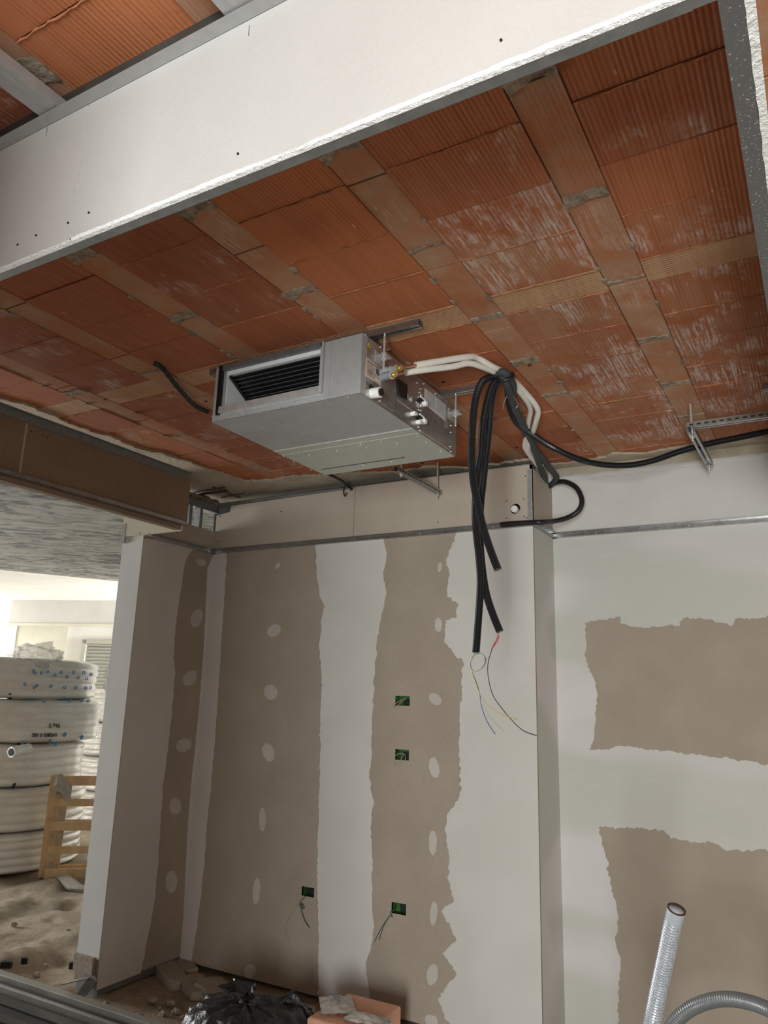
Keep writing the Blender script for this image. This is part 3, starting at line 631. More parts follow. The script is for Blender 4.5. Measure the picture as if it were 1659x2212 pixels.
# interior: white liner, cutter, tilted coil with fins
b = MB(); b.box((oL + .001, AY0 + .004, oT - .016), (oR, AY0 + .12, oT)); b.box((oL, AY0 + .003, oB), (oL + .003, AY0 + .30, oT)); b.box((oL, AY0 + .003, oB - .004), (oR, AY0 + .3, oB - .001)); b.box((oR, AY0 + .003, oB), (oR + .003, AY0 + .3, oT)); lab(b.build('liner', M['foamwall'], ac), 'white inner lining')
b = MB(); b.box((oL, AY0 + .30, oB), (oR, AY0 + .31, oT)); b.bar((oL + .012, AY0 + .012, oT - .016), (oL + .012, AY0 + .25, oB + .0), .012, .02); b.build('coil_frame', M['fin'], ac)
for i in range(15):
    t_ = i / 14; y = AY0 + .012 + .23*t_; z = oT - .022 - (oT - oB - .022)*t_
    q = MB(); q.box((oL + .018, y, z), (oR - .001, y + .004, z + .0018)); q.build('coil_row', M['finedge'], ac)
b = MB(); b.face([Vector((oL + .018, AY0 + .022, oT - .018)), Vector((oR - .001, AY0 + .022, oT - .018)), Vector((oR - .001, AY0 + .26, oB - .004)), Vector((oL + .018, AY0 + .26, oB - .004))]); b.build('coil_face', M['fin'], ac)
def ac_screw(p, n, r=.0042):
    q = MB(); q.cyl(p, p + Vector(n)*.003, r, 10); q.cyl(p + Vector(n)*.003, p + Vector(n)*.0045, r*.5, 6); q.build('screw', M['zinc'], ac)
for x, y in ((470, 794), (478, 898), (524, 891), (640, 868), (561, 879), (612, 857), (614, 860), (683, 845), (692, 853), (692, 838), (705, 814), (706, 762), (739, 732), (750, 780), (476, 810), (474, 848), (473, 878)): ac_screw(F(x, y), (0, -1, 0), .0032)
for u, v in ((320, 185), (510, 735), (495, 975), (660, 1090), (670, 855), (710, 720), (940, 760), (1020, 770), (970, 875), (990, 905), (985, 830), (935, 990), (960, 1080), (985, 1090), (960, 1285), (975, 1330), (1160, 890), (1345, 1270), (1345, 1350), (1340, 1520), (1345, 1580), (1340, 1625), (500, 480), (490, 425), (505, 330)): ac_screw(S_(u, v) + Vector((.001, 0, 0)), (1, 0, 0), .0034)
for x, y in ((605, 877), (752, 857), (613, 985), (645, 980), (668, 984), (728, 973), (779, 960), (792, 966), (823, 954), (858, 958), (902, 942), (921, 956), (635, 997), (672, 1014), (785, 1005), (846, 997), (952, 975)): ac_screw(az(AZ0 - .003, x, y), (0, 0, -1), .003)
def side_quad(pts, mat, name, th=.0012, lbl=None, off=.0012, par=None):
    q = MB(); P_ = [S_(*p) + Vector((off, 0, 0)) for p in pts]; q.prism(P_, (th, 0, 0)); o = q.build(name, M[mat], par or ac)
    if lbl: lab(o, lbl)
    return o
stk = side_quad([(365, 255), (335, 322), (392, 362)], 'ink', 'warning_sticker', .0006, 'triangular warning sticker')
side_quad([(365, 268), (341, 318), (386, 351)], 'yellow', 'sticker_face', .0006, 'yellow triangle', .0018, stk)
side_quad([(363, 300), (356, 318), (372, 330)], 'ink', 'sticker_symbol', .0006, 'black symbol', .0024, stk)
dlab = side_quad([(332, 445), (505, 592), (500, 790), (362, 700), (318, 675)], 'label', 'data_label', .0006, 'pinkish data label with small print')
L0, L1 = S_(332, 445), S_(505, 790)
def text_on_side(s, p, size, mat='ink', name='print'):
    cu = bpy.data.curves.new('print_curve', 'FONT'); cu.body = s; cu.size = size; cu.extrude = .0002
    to = bpy.data.objects.new('tmp', cu); COL.objects.link(to); bpy.context.view_layer.update()
    me = bpy.data.meshes.new_from_object(to.evaluated_get(bpy.context.evaluated_depsgraph_get())); bpy.data.objects.remove(to)
    q = MB()
    for f_ in me.polygons: q.face([Vector((p.x + me.vertices[i].co.z, p.y + me.vertices[i].co.x, p.z + me.vertices[i].co.y)) for i in f_.vertices])
    q.build(name, M[mat], dlab)
text_on_side('CE', S_(355, 640) + Vector((.0022, 0, 0)), .022)
b = MB()
for i in range(15):
    z = L0.z - .012 - i*.0062; y0_ = L0.y + .008
    if 8 < i < 13: y0_ += .045
    rr = random.Random(i); y1_ = min(L1.y - .01, y0_ + .03 + rr.random()*.08)
    b.box((AX1 + .0018, y0_, z), (AX1 + .0024, y1_, z + (.0035 if i == 0 else .0016)))
b.box((AX1 + .0018, L1.y - .035, L1.z + .03), (AX1 + .0024, L1.y - .012, L1.z + .052)); b.build('print_lines', M['ink'], dlab)
ilab = side_quad([(1035, 822), (1285, 1022), (1275, 1212), (1030, 1012)], 'labelwhite', 'instruction_label', .0006, 'white instruction label with two columns of print')
b = MB(); I0, I1, I2 = S_(1035, 822), S_(1285, 1022), S_(1030, 1012)
for i in range(14):
    z = I0.z - .008 - i*(I0.z - I2.z - .012)/14
    for c0, c1 in ((.06, .47), (.53, .95)): b.box((AX1 + .0018, I0.y + (I1.y-I0.y)*c0, z), (AX1 + .0024, I0.y + (I1.y-I0.y)*c1, z + .0014))
b.build('print_lines', M['greyput'], ilab)
side_quad([(505, 590), (690, 700), (690, 950), (660, 1110), (505, 985)], 'galvside', 'access_cover', .003, 'access cover beside the valves')
side_quad([(690, 715), (800, 790), (792, 960), (700, 905)], 'black', 'control_box', .010, 'black control box')
side_quad([(690, 945), (940, 1125), (938, 1135), (690, 957)], 'zinc', 'fold', .002, 'folded seam')
side_quad([(975, 1320), (1330, 1555), (1330, 1562), (975, 1330)], 'zinc', 'fold', .002, 'lower folded seam')
for u, v, s in ((975, 975, 1), (965, 1185, 1)):
    side_quad([(935, v - 25) if 0 else (u - 45, v - 5), (u, v - 45), (u + 40, v), (u, v + 35)], 'black', 'cable_entry', .002, 'dark cable entry hole')
    c = S_(u + 30, v + 30); q = MB(); pts = [S_(u - 5, v - 50), S_(u + 30, v - 25), S_(u + 48, v + 5), S_(u + 20, v + 45), S_(u - 5, v + 60)]
    q.tube(smooth_path([p + Vector((.006, 0, 0)) for p in pts], 6), .0035, 8)
    q.obox(c + Vector((.012, 0, -.004)), (.02, .016, .016)); lab(q.build('cable_clamp', M['whiteplastic'], ac), 'white wavy cable clamp')
for u, v in ((875, 1130), (940, 1230)):
    c = S_(u, v); q = MB(); q.cyl(c, c + Vector((.018, 0, 0)), .009, 12); q.obox(c + Vector((.018, 0, 0)), (.006, .02, .01)); lab(q.build('knob', M['whiteplastic'], ac), 'white plastic thumb screw')
for u, v in ((815, 915), (868, 955)):
    c = S_(u, v); q = MB(); q.cyl(c, c + Vector((.006, 0, 0)), .011, 14); q.cyl(c + Vector((.006, 0, 0)), c + Vector((.008, 0, 0)), .006, 10); q.build('knockout', M['galv'], ac)
c = S_(400, 885); q = MB(); q.cyl(c, c + Vector((.036, 0, -.002)), .0185, 28); dsp = lab(q.build('drain_spigot', M['whiteplastic'], ac, bevel=.002), 'white drain spigot')
q = MB(); q.cyl(c + Vector((.036, 0, -.002)), c + Vector((.043, 0, -.002)), .0135, 24); q.cyl(c + Vector((.043, 0, -.002)), c + Vector((.045, 0, -.002)), .006, 16); lab(q.build('drain_plug', M['black'], dsp), 'black rubber plug')
side_quad([(360, 790), (375, 772), (400, 775), (415, 795), (410, 830), (365, 830)], 'black', 'port', .001, 'dark port above the spigot')
for (a, c_) in (((510, 640), (700, 590)), ((510, 700), (650, 665))):
    pa = S_(*a); pc = ax_(AX1 + .075, 730 + c_[0]/5.53, 690 + c_[1]/5.53)
    q = MB(); q.tube(smooth_path([pa, pa.lerp(pc, .4) + Vector((0, 0, .002)), pc], 6), lambda t, i: .013 + .0025*math.sin(i*2.3), 14); vb = lab(q.build('valve_body', M['greyput'], ac), 'putty wrapped pipe connection')
    d = (pc - pa).normalized(); q = MB(); q.cyl(pc, pc + d*.02, .011, 6, smooth=False); q.cyl(pc + d*.02, pc + d*.028, .007, 12); q.build('flare_nut', M['brass'], vb)
# hanger tabs
rods = [(-1.262, 2.14), (-1.262, 2.75), (-1.98, 2.14), (-1.98, 2.75)]
for x, y in rods:
    sx = 1 if x > -1.6 else -1; e_ = AX1 if sx > 0 else AX0
    q = MB(); q.box((e_, y - .028, AZ1 - .075), (e_ + sx*.003, y + .028, AZ1 - .03)); q.box((e_, y - .022, AZ1 - .053), (e_ + sx*.045, y + .022, AZ1 - .050)); q.build('hanger_tab', M['zinc'], ac)

# ceiling channels and threaded rods
def uchan(a, c, w, h, name, lbl, cat, group=None, slots=True, th=.002, opening=-1):
    a = Vector(a); c = Vector(c); d = (c - a).normalized(); up = Vector((0, 0, 1)); s = up.cross(d).normalized()
    t = thing(name, lbl, cat, (a + c)/2, group); q = MB()
    zt_ = h/2 * (-opening)
    q.bar(a + up*zt_, c + up*zt_, w, th); q.bar(a + s*(w/2), c + s*(w/2), th, h); q.bar(a - s*(w/2), c - s*(w/2), th, h)
    e = -zt_
    q.bar(a + s*(w/2 - .005) + up*e, c + s*(w/2 - .005) + up*e, .010, th); q.bar(a - s*(w/2 - .005) + up*e, c - s*(w/2 - .005) + up*e, .010, th)
    q.build('channel', M['track'], t)
    if slots:
        L = (c - a).length; n = int(L/.03); q = MB()
        for i in range(n):
            p = a + d*(.02 + i*.03)
            for sg in (1, -1):
                q.obox(p + s*sg*(w/2 + .0004), (.016, .0022, .007), d, s, up)
            q.obox(p + up*(zt_ + (.0006 if zt_ > 0 else -.0006)), (.016, .008, .0022), d, s, up)
        q.build('slots', M['boxdark'], t)['kind'] = 'stuff'
    return t
uchan((-2.08, 2.14, ZC - .014), (-1.118, 2.14, ZC - .014), .028, .024, 'support_channel', 'steel channel on the ceiling above the front of the air conditioner', 'channel', 'ceiling channels carrying the air conditioner', False)
uchan((-2.08, 2.75, ZC - .014), (-1.160, 2.75, ZC - .014), .028, .024, 'support_channel', 'steel channel on the ceiling above the rear of the air conditioner', 'channel', 'ceiling channels carrying the air conditioner', False)
p = az(2.805, 1647, 842); uchan((p.x, p.y, 2.812), (p.x + .6, p.y, 2.812), .028, .024, 'support_channel', 'end of a steel channel on the ceiling at the right edge', 'channel', None, False)
def rod(x, y, z0, z1, lbl, nuts=(), r=.0042, group=None):
    t = thing('threaded_rod', lbl, 'threaded rod', (x, y, z0), group); q = MB()
    n = max(8, int((z1 - z0)/.0018)); q.tube([Vector((x, y, z0 + (z1-z0)*i/n)) for i in range(n+1)], lambda t_, i: r + (.0006 if i % 2 else -.0003), 10); q.build('rod', M['zinc'], t)
    for z in nuts: q = MB(); q.cyl((x, y, z), (x, y, z + .008), r*2.1, 6, smooth=False); q.build('nut', M['zinc'], t); q = MB(); q.cyl((x, y, z + .008), (x, y, z + .0095), r*3.2, 16); q.build('washer', M['zinc'], t)
rn = ['threaded rod beside the warning sticker of the air conditioner', 'threaded rod beside the instruction label of the air conditioner', 'threaded rod at the front left corner of the air conditioner', 'threaded rod at the rear left corner of the air conditioner']
for (x, y), l in zip(rods, rn): rod(x, y, AZ0 + .115, ZC - .02, l, (AZ1 - .047, AZ1 - .064), group='rods carrying the air conditioner')
# slotted brackets
uchan((-1.775, 3.16, 2.652), (-1.775, 3.662, 2.652), .024, .022, 'slotted_bracket', 'short slotted steel bracket under the rear of the air conditioner', 'bracket')
rod(-1.775, 3.215, 2.625, ZC - .01, 'thin rod at the near end of the bracket behind the air conditioner', (2.634,), .0045)
rod(-1.775, 3.635, 2.615, ZC - .01, 'thin rod at the wall end of the bracket behind the air conditioner', (2.632,), .0045)
uchan((-.41, 3.30, 2.695), (-.405, 3.865, 2.695), .03, .026, 'slotted_bracket', 'slotted steel bracket above the right wall crossing a black conduit', 'bracket')
uchan((-.43, 3.335, 2.722), (1.2, 3.335, 2.722), .03, .026, 'slotted_rail', 'long slotted steel rail running off the right edge', 'rail')
rod(-.412, 3.352, 2.66, ZC - .002, 'rod holding the joint of bracket and long rail', (2.672,), .0045)
rod(-.405, 3.825, 2.65, ZC - .002, 'rod at the wall end of the right bracket', (2.668,), .0045)

# ---------------------------------------------------------------- pipes and conduits
def px_path(pts, n=8): return smooth_path([ay(p[2], p[0], p[1]) for p in pts], n)
def conduit(name, pts, r, lbl, cat, mat='conduit', group=None, ribs=True, path=None, pitch=.0042):
    path = path or px_path(pts)
    if ribs:
        q = MB(); path = resample(path, pitch/2); q.tube(path, lambda t, i: r if i % 2 else r*.86, 12, smooth=False)
    else:
        q = MB(); path = resample(path, .01); q.tube(path, r, 14)
    o = q.build(name, M[mat]); tag(o, lbl, cat, group); return path
G = 'black conduits hanging beside the air conditioner'
p1 = conduit('corrugated_conduit', [(1074, 811, 2.62), (1055, 816, 2.60), (1040, 828, 2.58), (1027, 865, 2.56), (1020, 930, 2.55), (1019, 993, 2.55), (1023, 1043, 2.55), (1033, 1090, 2.55), (1044, 1140, 2.55), (1062, 1195, 2.55), (1076, 1231, 2.55)], .0150, 'black corrugated conduit with the shortest hanging end', 'conduit', group=G)
p2 = conduit('corrugated_conduit', [(1092, 812, 2.66), (1080, 818, 2.64), (1063, 835, 2.62), (1050, 879, 2.61), (1042, 930, 2.60), (1039, 976, 2.60), (1030, 1035, 2.60), (1027, 1090, 2.60), (1028, 1140, 2.60), (1035, 1204, 2.60), (1038, 1260, 2.60), (1034, 1330, 2.60), (1028, 1410, 2.60)], .0150, 'black corrugated conduit hanging lowest with a ring of wires', 'conduit', group=G)
p3 = conduit('corrugated_conduit', [(1098, 808, 2.70), (1085, 814, 2.69), (1070, 834, 2.67), (1060, 879, 2.66), (1056, 930, 2.65), (1049, 993, 2.65), (1042, 1056, 2.65), (1038, 1098, 2.65), (1037, 1161, 2.65), (1041, 1220, 2.65), (1050, 1280, 2.65), (1064, 1325, 2.65), (1080, 1365, 2.65)], .0150, 'black corrugated conduit ending in a thin red and black wire', 'conduit', group=G)
conduit('corrugated_conduit', [(1098, 815, 2.66), (1098, 850, 2.78), (1103, 885, 2.95), (1118, 915, 3.1), (1154, 942, 3.25), (1196, 968, 3.4), (1247, 991, 3.5), (1297, 1003, 3.55), (1356, 1005, 3.58), (1411, 995, 3.6), (1466, 976, 3.6), (1529, 959, 3.6), (1592, 946, 3.6), (1659, 932, 3.6), (1760, 912, 3.6)], .0155, 'long black corrugated conduit sagging across to the right edge', 'conduit')
conduit('black_hose', [(1186, 1050, 3.98), (1200, 1043, 3.95), (1221, 1041, 3.90), (1245, 1054, 3.88), (1257, 1080, 3.87), (1250, 1103, 3.86), (1227, 1118, 3.84), (1196, 1126, 3.76), (1170, 1128, 3.66), (1145, 1129, 3.655), (1095, 1132, 3.658), (1080, 1134, 3.66)], .0135, 'smooth black hose looping out of the soffit and back along the track', 'hose', 'black', ribs=False)
def ceil_path(pts, dz=.035): return smooth_path([az(ZC - (p[2] if len(p) > 2 else dz), p[0], p[1]) for p in pts], 8)
conduit('foam_insulated_pipe', None, .016, 'dark grey foam insulated pipe on the outer side of the bundle', 'pipe', 'foamgrey', 'grey insulated pipes along the ceiling', False, path=ceil_path([(1072, 806, .03), (1092, 806, .04), (1108, 835, .045), (1104, 875, .05), (1124, 915, .05), (1143, 950, .05), (1165, 982, .06), (1188, 1012, .08), (1202, 1031, .10), (1193, 1045, .11), (1183, 1052, .12)]))
conduit('foam_insulated_pipe', None, .015, 'dark grey foam insulated pipe on the inner side of the bundle', 'pipe', 'foamgrey', 'grey insulated pipes along the ceiling', False, path=ceil_path([(1086, 812, .05), (1097, 838, .07), (1112, 880, .07), (1134, 925, .07), (1149, 955, .07), (1157, 980, .08), (1168, 1012, .09), (1177, 1035, .10), (1178, 1049, .11)]))
G = 'white insulated refrigerant pipes'
for (pts, r, l, nut) in (([(897, 789, 2.27), (957, 779, 2.36), (1010, 771, 2.45), (1030, 773, 2.5), (1064, 792, 2.57), (1092, 806, 2.66), (1110, 822, 2.76), (1135, 848, 2.88), (1161, 883, 3.0), (1158, 910, 3.1), (1147, 945, 3.3), (1142, 970, 3.45), (1152, 988, 3.58), (1172, 1004, 3.72)], .0125, 'white insulated pipe entering the air conditioner at the upper valve', (860, 796)), ([(876, 805, 2.24), (917, 799, 2.3), (977, 792, 2.40), (1012, 785, 2.46), (1040, 792, 2.52), (1072, 806, 2.62), (1098, 824, 2.74), (1122, 846, 2.84), (1145, 880, 3.0), (1142, 910, 3.12), (1137, 945, 3.32), (1134, 965, 3.42), (1146, 985, 3.55), (1165, 1010, 3.74)], .0120, 'white insulated pipe entering the air conditioner at the lower valve', (850, 811))):
    path = resample(px_path(pts), .01); t = thing('insulated_pipe', l, 'pipe', path[0], G)
    q = MB(); q.tube(path, r, 14); q.build('insulation', M['foamwhite'], t)
    q = MB(); st = ax_(AX1 + .085, *nut); q.tube([st, path[0] + (path[1] - path[0])], .0048, 10); q.build('copper_tube', M['copper'], t)
# hub wrap and tie wires
q = MB(); hub = az(ZC - .03, 1088, 806)
q.tube(smooth_path([hub + Vector((.035*math.cos(a), .02*math.sin(a) + .01, .022*math.sin(a*1.0) - .015)) for a in [i*.7 for i in range(10)]], 6), .008, 8); tag(q.build('strap', M['black']), 'black strap tying the pipe bundle to the ceiling', 'strap')
q = MB(); q.tube(smooth_path([ay(2.75, *p) for p in ((1102, 848), (1094, 858), (1088, 872), (1086, 885))], 5), .0009, 5); q.tube(smooth_path([ay(2.75, *p) for p in ((1102, 848), (1112, 860), (1119, 874), (1114, 882))], 5), .0009, 5); tag(q.build('tie_wire', M['zinc']), 'thin twisted wire hanging off the pipe bundle', 'wire')
q = MB(); q.tube(smooth_path([az(ZC - .02, 332, 784), az(ZC - .03, 350, 795), az(ZC - .045, 385, 838), az(ZC - .05, 420, 875), az(ZC - .05, 450, 890)], 8), lambda t, i: .011 if i % 2 else .0095, 8, smooth=False)
tag(q.build('black_strap', M['black']), 'black cable hanging from the ceiling to the left side of the unit', 'cable')
q = MB(); q.tube(smooth_path([ay(3.3, 700, 1020), ay(3.4, 722, 1030), ay(3.55, 740, 1040), ay(3.66, 752, 1050), ay(3.67, 760, 1058)], 8), .009, 8); q.tube(smooth_path([ay(3.66, 745, 1048), ay(3.66, 742, 1062), ay(3.66, 745, 1072), ay(3.66, 749, 1064)], 6), .004, 6)
tag(q.build('black_cable', M['black']), 'short black cable running down to the soffit behind the air conditioner', 'cable')
# wires out of conduits
def wire(pts, r, mat, lbl, group=None, name='wire'):
    q = MB(); q.tube(px_path(pts, 8), r, 6); return tag(q.build(name, M[mat]), lbl, 'wire', group)
def loopw(d): return [(1026 + d, 1405, 2.6), (1024 + d, 1415, 2.6), (1017 + d*.5, 1430, 2.6), (1019 + d*.5, 1446, 2.59), (1030, 1450 + d*.3, 2.58), (1044 + d, 1440, 2.58), (1049 + d, 1424, 2.58), (1040, 1412 - d*.5, 2.59), (1026, 1414 - d, 2.6), (1016 - d*.6, 1432, 2.61), (1020 + d*.2, 1452, 2.61)]
Gw = 'wires from the lowest conduit'
wire(loopw(0) + [(1030, 1478, 2.6), (1036, 1500, 2.6), (1040, 1525, 2.6), (1052, 1558, 2.6), (1070, 1586, 2.6)], .0016, 'blue', 'dark blue wire looped below the lowest conduit', Gw)
wire(loopw(1.5) + [(1031, 1480, 2.61), (1038, 1505, 2.61), (1046, 1530, 2.61), (1062, 1555, 2.61), (1088, 1579, 2.61)], .0016, 'greywire', 'grey wire looped below the lowest conduit', Gw)
wire(loopw(-1.8) + [(1028, 1476, 2.59), (1037, 1500, 2.59), (1055, 1525, 2.59), (1083, 1543, 2.59), (1117, 1554, 2.59)], .0015, 'yelwire', 'yellow wire looped below the lowest conduit', Gw)
wire([(1076, 1362, 2.65), (1076, 1375, 2.65), (1068, 1390, 2.65), (1062, 1402, 2.65), (1074, 1385, 2.64), (1079, 1374, 2.64)], .0018, 'red', 'short folded red wire end under the middle conduit')
wire([(1077, 1365, 2.65), (1074, 1378, 2.65), (1062, 1405, 2.65), (1054, 1435, 2.65), (1055, 1465, 2.65), (1064, 1500, 2.65), (1080, 1525, 2.65), (1105, 1555, 2.65), (1130, 1578, 2.65), (1159, 1589, 2.65)], .0017, 'marker', 'long black wire hanging from the middle conduit')

# ---------------------------------------------------------------- wall boxes
bl = ['upper green socket box with a loop of tan wire', 'second green socket box with a coiled wire', 'lower left dark socket box with a knotted wire', 'lower right green socket box with a wire hanging left']
for i, (h, l) in enumerate(zip(holes, bl)):
    t = thing('socket_box', l, 'socket box', ((h[0]+h[1])/2, YB, h[2]), 'open electrical boxes in the back wall')
    q = MB(); D = .05; a, c_, z0_, z1_ = h
    q.box((a - .002, YB + D, z0_), (c_ + .002, YB + D + .002, z1_), 1 if i == 2 else 0); q.box((a - .002, YB + .002, z0_ - .002), (a, YB + D, z1_ + .002)); q.box((c_, YB + .002, z0_ - .002), (c_ + .002, YB + D, z1_ + .002)); q.box((a, YB + .002, z0_ - .002), (c_, YB + D, z0_)); q.box((a, YB + .002, z1_), (c_, YB + D, z1_ + .002)); q.build('box', [M['green'], M['boxdark']], t)
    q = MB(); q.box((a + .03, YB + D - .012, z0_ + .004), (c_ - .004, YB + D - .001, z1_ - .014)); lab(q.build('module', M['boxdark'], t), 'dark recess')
yw = YB - .012
def wwire(paths, mat, lbl, r=.0022):
    q = MB()
    for p in paths: q.tube(px_path(p, 7), r, 6)
    tag(q.build('wire', M[mat]), lbl, 'wire')
wwire([[(878, 1508, YB + .03), (868, 1516, YB), (856, 1526, yw), (850, 1527, yw), (854, 1520, yw), (868, 1512, YB), (876, 1508, YB + .02)]], 'wire', 'tan and black wire loop poking from the upper green box')
wwire([[(874, 1628, YB + .02), (868, 1638, yw), (858, 1652, yw), (851, 1650, yw), (852, 1636, yw), (862, 1628, yw), (874, 1630, YB), (876, 1640, yw), (868, 1646, yw)]], 'greywire', 'grey coiled wire poking from the second green box', .0018)
wwire([[(666, 1928, YB + .03), (656, 1940, yw), (648, 1950, yw), (650, 1960, yw), (657, 1962, yw), (651, 1952, yw), (652, 1970, yw), (658, 1988, yw), (668, 2004, yw)]], 'tealwire', 'short dark knotted wire below the lower left box')
wwire([[(648, 1952, yw), (630, 1972, yw), (617, 2002, yw), (616, 2015, yw), (623, 2033, yw)]], 'wire', 'hair thin wire curving left of the lower left box', .0008)
wwire([[(858, 1958, YB + .03), (849, 1966, yw), (843, 1972, yw), (847, 1982, yw), (844, 1976, yw), (832, 1992, yw), (820, 2012, yw), (809, 2034, yw)], [(842, 1978, yw), (828, 2002, yw), (819, 2030, yw)]], 'tealwire', 'dark wires drooping left from the lower right box', .0018)
# ---------------------------------------------------------------- hoses at lower right
def hose(pts, r, lbl, open_end=False, mat='hose', dia=True):
    path = resample(px_path(pts, 10), .004); t = thing('braided_hose', lbl, 'hose', path[-1], 'grey flexible hoses')
    q = MB()
    rows = []; N = None
    q.tube(path, lambda t_, i: r + (.0007 if i % 2 else -.0007), 24, caps=False, smooth=False)
    q.build('hose', M[mat], t)
    if open_end:
        d = (path[0] - path[1]).normalized(); q = MB()
        q.tube([path[0] - d*.03, path[0], path[0] + d*.002, path[0] + d*.002, path[0] - d*.05], lambda t_, i: [r*1.02, r*1.05, r*1.02, r*.74, r*.72][i], 28, caps=False); lab(q.build('cut_end', M['greyput'], t), 'cut open end'); q = MB(); q.tube([path[0] + d*.0015, path[0] + d*.0035], r*1.07, 28, caps=False); q.tube([path[0] + d*.003, path[0] + d*.0032], lambda t_, i: r*(1.06 if i else .86), 28, caps=False); q.build('rim', M['rust'], t)
        q = MB(); q.cyl(path[0] - d*.05, path[0] - d*.049, r*.74, 20); q.build('bore', M['boxdark'], t)
hose([(1461, 1966, 2.2), (1450, 2010, 2.22), (1438, 2070, 2.25), (1425, 2130, 2.28), (1413, 2190, 2.3), (1404, 2240, 2.3), (1398, 2330, 2.3), (1400, 2500, 2.3)], .0215, 'upright grey braided hose with a cut open end', True)
hose([(1434, 2300, 2.9), (1442, 2235, 2.9), (1470, 2195, 2.9), (1510, 2170, 2.9), (1560, 2158, 2.88), (1610, 2163, 2.86), (1659, 2180, 2.84), (1720, 2215, 2.8), (1780, 2300, 2.8), (1800, 2420, 2.8)], .0220, 'arched grey hose behind the upright hose', mat='hosedark')

# ---------------------------------------------------------------- things on the floor of the main room
# stacked aluminium profiles lower left
t = thing('window_profile', 'long stack of aluminium window profiles on the floor at lower left', 'metal profile', (-3.5, 2.8, 0))
for i, (yy, zz, w, h, mname) in enumerate([(2.925, .055, .05, .05, 'alu'), (2.872, .035, .028, .03, 'black'), (2.84, .042, .022, .04, 'alu'), (2.80, .02, .03, .03, 'black'), (2.755, .028, .06, .03, 'darkalu_shade'), (2.69, .02, .06, .03, 'black'), (2.625, .026, .055, .03, 'darkalu_shade'), (2.56, .02, .06, .03, 'black')]):
    q = MB(); q.box((-5.2, yy - w/2, 0), (-1.9, yy + w/2, zz)); q.build('profile' if mname != 'black' else 'gasket', M[mname], t, bevel=.002)
# rubble slabs
def slab(c, sx, sy, h, ang, seed, lbl, tilt=0, name='concrete_slab', mat='chunk'):
    q = MB(); rnd = random.Random(seed); pts = []
    X = Vector((math.cos(ang), math.sin(ang), tilt)); Y = Vector((-math.sin(ang), math.cos(ang), 0)); c = Vector(c)
    for i in range(14):
        a = 2*math.pi*i/14; k_ = 1/max(abs(math.cos(a)), abs(math.sin(a)))**1; pts.append(c + X*math.cos(a)*k_*sx/2*rnd.uniform(.9, 1.05) + Y*math.sin(a)*k_*sy/2*rnd.uniform(.9, 1.05))
    top = [p + Vector((0, 0, h*rnd.uniform(.85, 1.05))) for p in pts]; inn = [c + (p - c)*.93 + Vector((0, 0, h*1.03)) for p in pts]
    q.quads([pts, top, inn], True, smooth=False); q.face(inn); q.face(pts[::-1])
    return tag(q.build(name, M[mat]), lbl, 'slab', 'broken slabs in the corner')
for i, (px, py, sx, sy, h, an, l) in enumerate([(366, 2108, .40, .12, .045, -.55, 'broken concrete slab nearest the left return wall'), (425, 2136, .30, .14, .04, -.5, 'broken concrete slab between the left one and the bin bag'), (402, 2096, .20, .10, .04, -.6, 'small broken slab tucked in the corner of the walls'), (466, 2150, .26, .16, .055, -.4, 'broken concrete slab right behind the bin bag')]):
    p = az(.0, px, py); slab((p.x, p.y, -.01), sx, sy, h, an, i, l)
for i, (px, py) in enumerate([(660, 2200), (640, 2188), (640, 2212)]):
    p = az(0, px, py); slab((p.x, p.y, -.01), .2, .09, .04, -.3 + i*.4, i + 9, ['broken slab piece between bin bag and orange block', 'flat broken piece behind the bin bag on its right', 'broken piece low beside the orange block'][i])
# small debris
rnd = random.Random(5)
spots = [(370, 2170), (352, 2195), (200, 2175), (330, 2165), (300, 2200), (80, 2110), (60, 2060), (150, 2020), (145, 2015), (180, 1955), (380, 2190), (120, 2150), (100, 2090), (170, 2150), (230, 2172), (205, 2190), (345, 2180), (395, 2200), (560, 2090), (30, 2000)]
for i, (px, py) in enumerate(spots):
    p = az(0, px, py); s_ = rnd.uniform(.010, .022); q = MB(); rows = []
    for a in range(6):
        th = math.pi*a/5; rows.append([p + Vector((math.sin(th)*math.cos(b_)*s_*1.3, math.sin(th)*math.sin(b_)*s_, math.cos(th)*s_*.8 + s_*.4)) * 1 + Vector((0, 0, 0)) + Vector((noise.noise(Vector((a, b_, i))), noise.noise(Vector((b_, a, i + 9))), noise.noise(Vector((i, b_, a))))) * s_*.6 * math.sin(th) for b_ in [2*math.pi*c_/7 for c_ in range(7)]])
    q.quads(rows, True, smooth=False)
    tag(q.build('rubble', M['chunk']), 'small lump of rubble lying on the sandy floor', 'rubble', 'rubble lumps on the floor')
for i, (px, py, l) in enumerate([(13, 2090, 'black offcut on the sandy floor at the left edge'), (161, 2092, 'larger black offcut on the sandy floor by the wall end'), (52, 2082, 'small black offcut between the two others')]):
    p = az(0, px, py); q = MB(); w = .03 if i < 2 else .018; q.obox(p + Vector((0, 0, .015)), (w*2, w, .035), (.86, .5, 0), (-.5, .86, 0)); tag(q.build('offcut', M['black'], bevel=.004), l, 'offcut', 'black offcuts on the floor')
t = thing('steel_scrap', 'torn grey foot of the wall end with a dark bent steel end', 'metal foot', (XB - .09, 3.07, 0))
q = MB(); q.box((XB - .165, 3.062, .10), (XB - .02, 3.082, .18)); q.build('board_scrap', M['chunk'], t)
q = MB(); q.bar((XB - .19, 3.03, .04), (XB - .03, 3.07, .09), .05, .004); q.bar((XB - .07, 3.05, 0), (XB + .0, 3.07, .10), .05, .004, up=(0, 1, 0)); q.build('bent_steel', M['trackdark'], t)

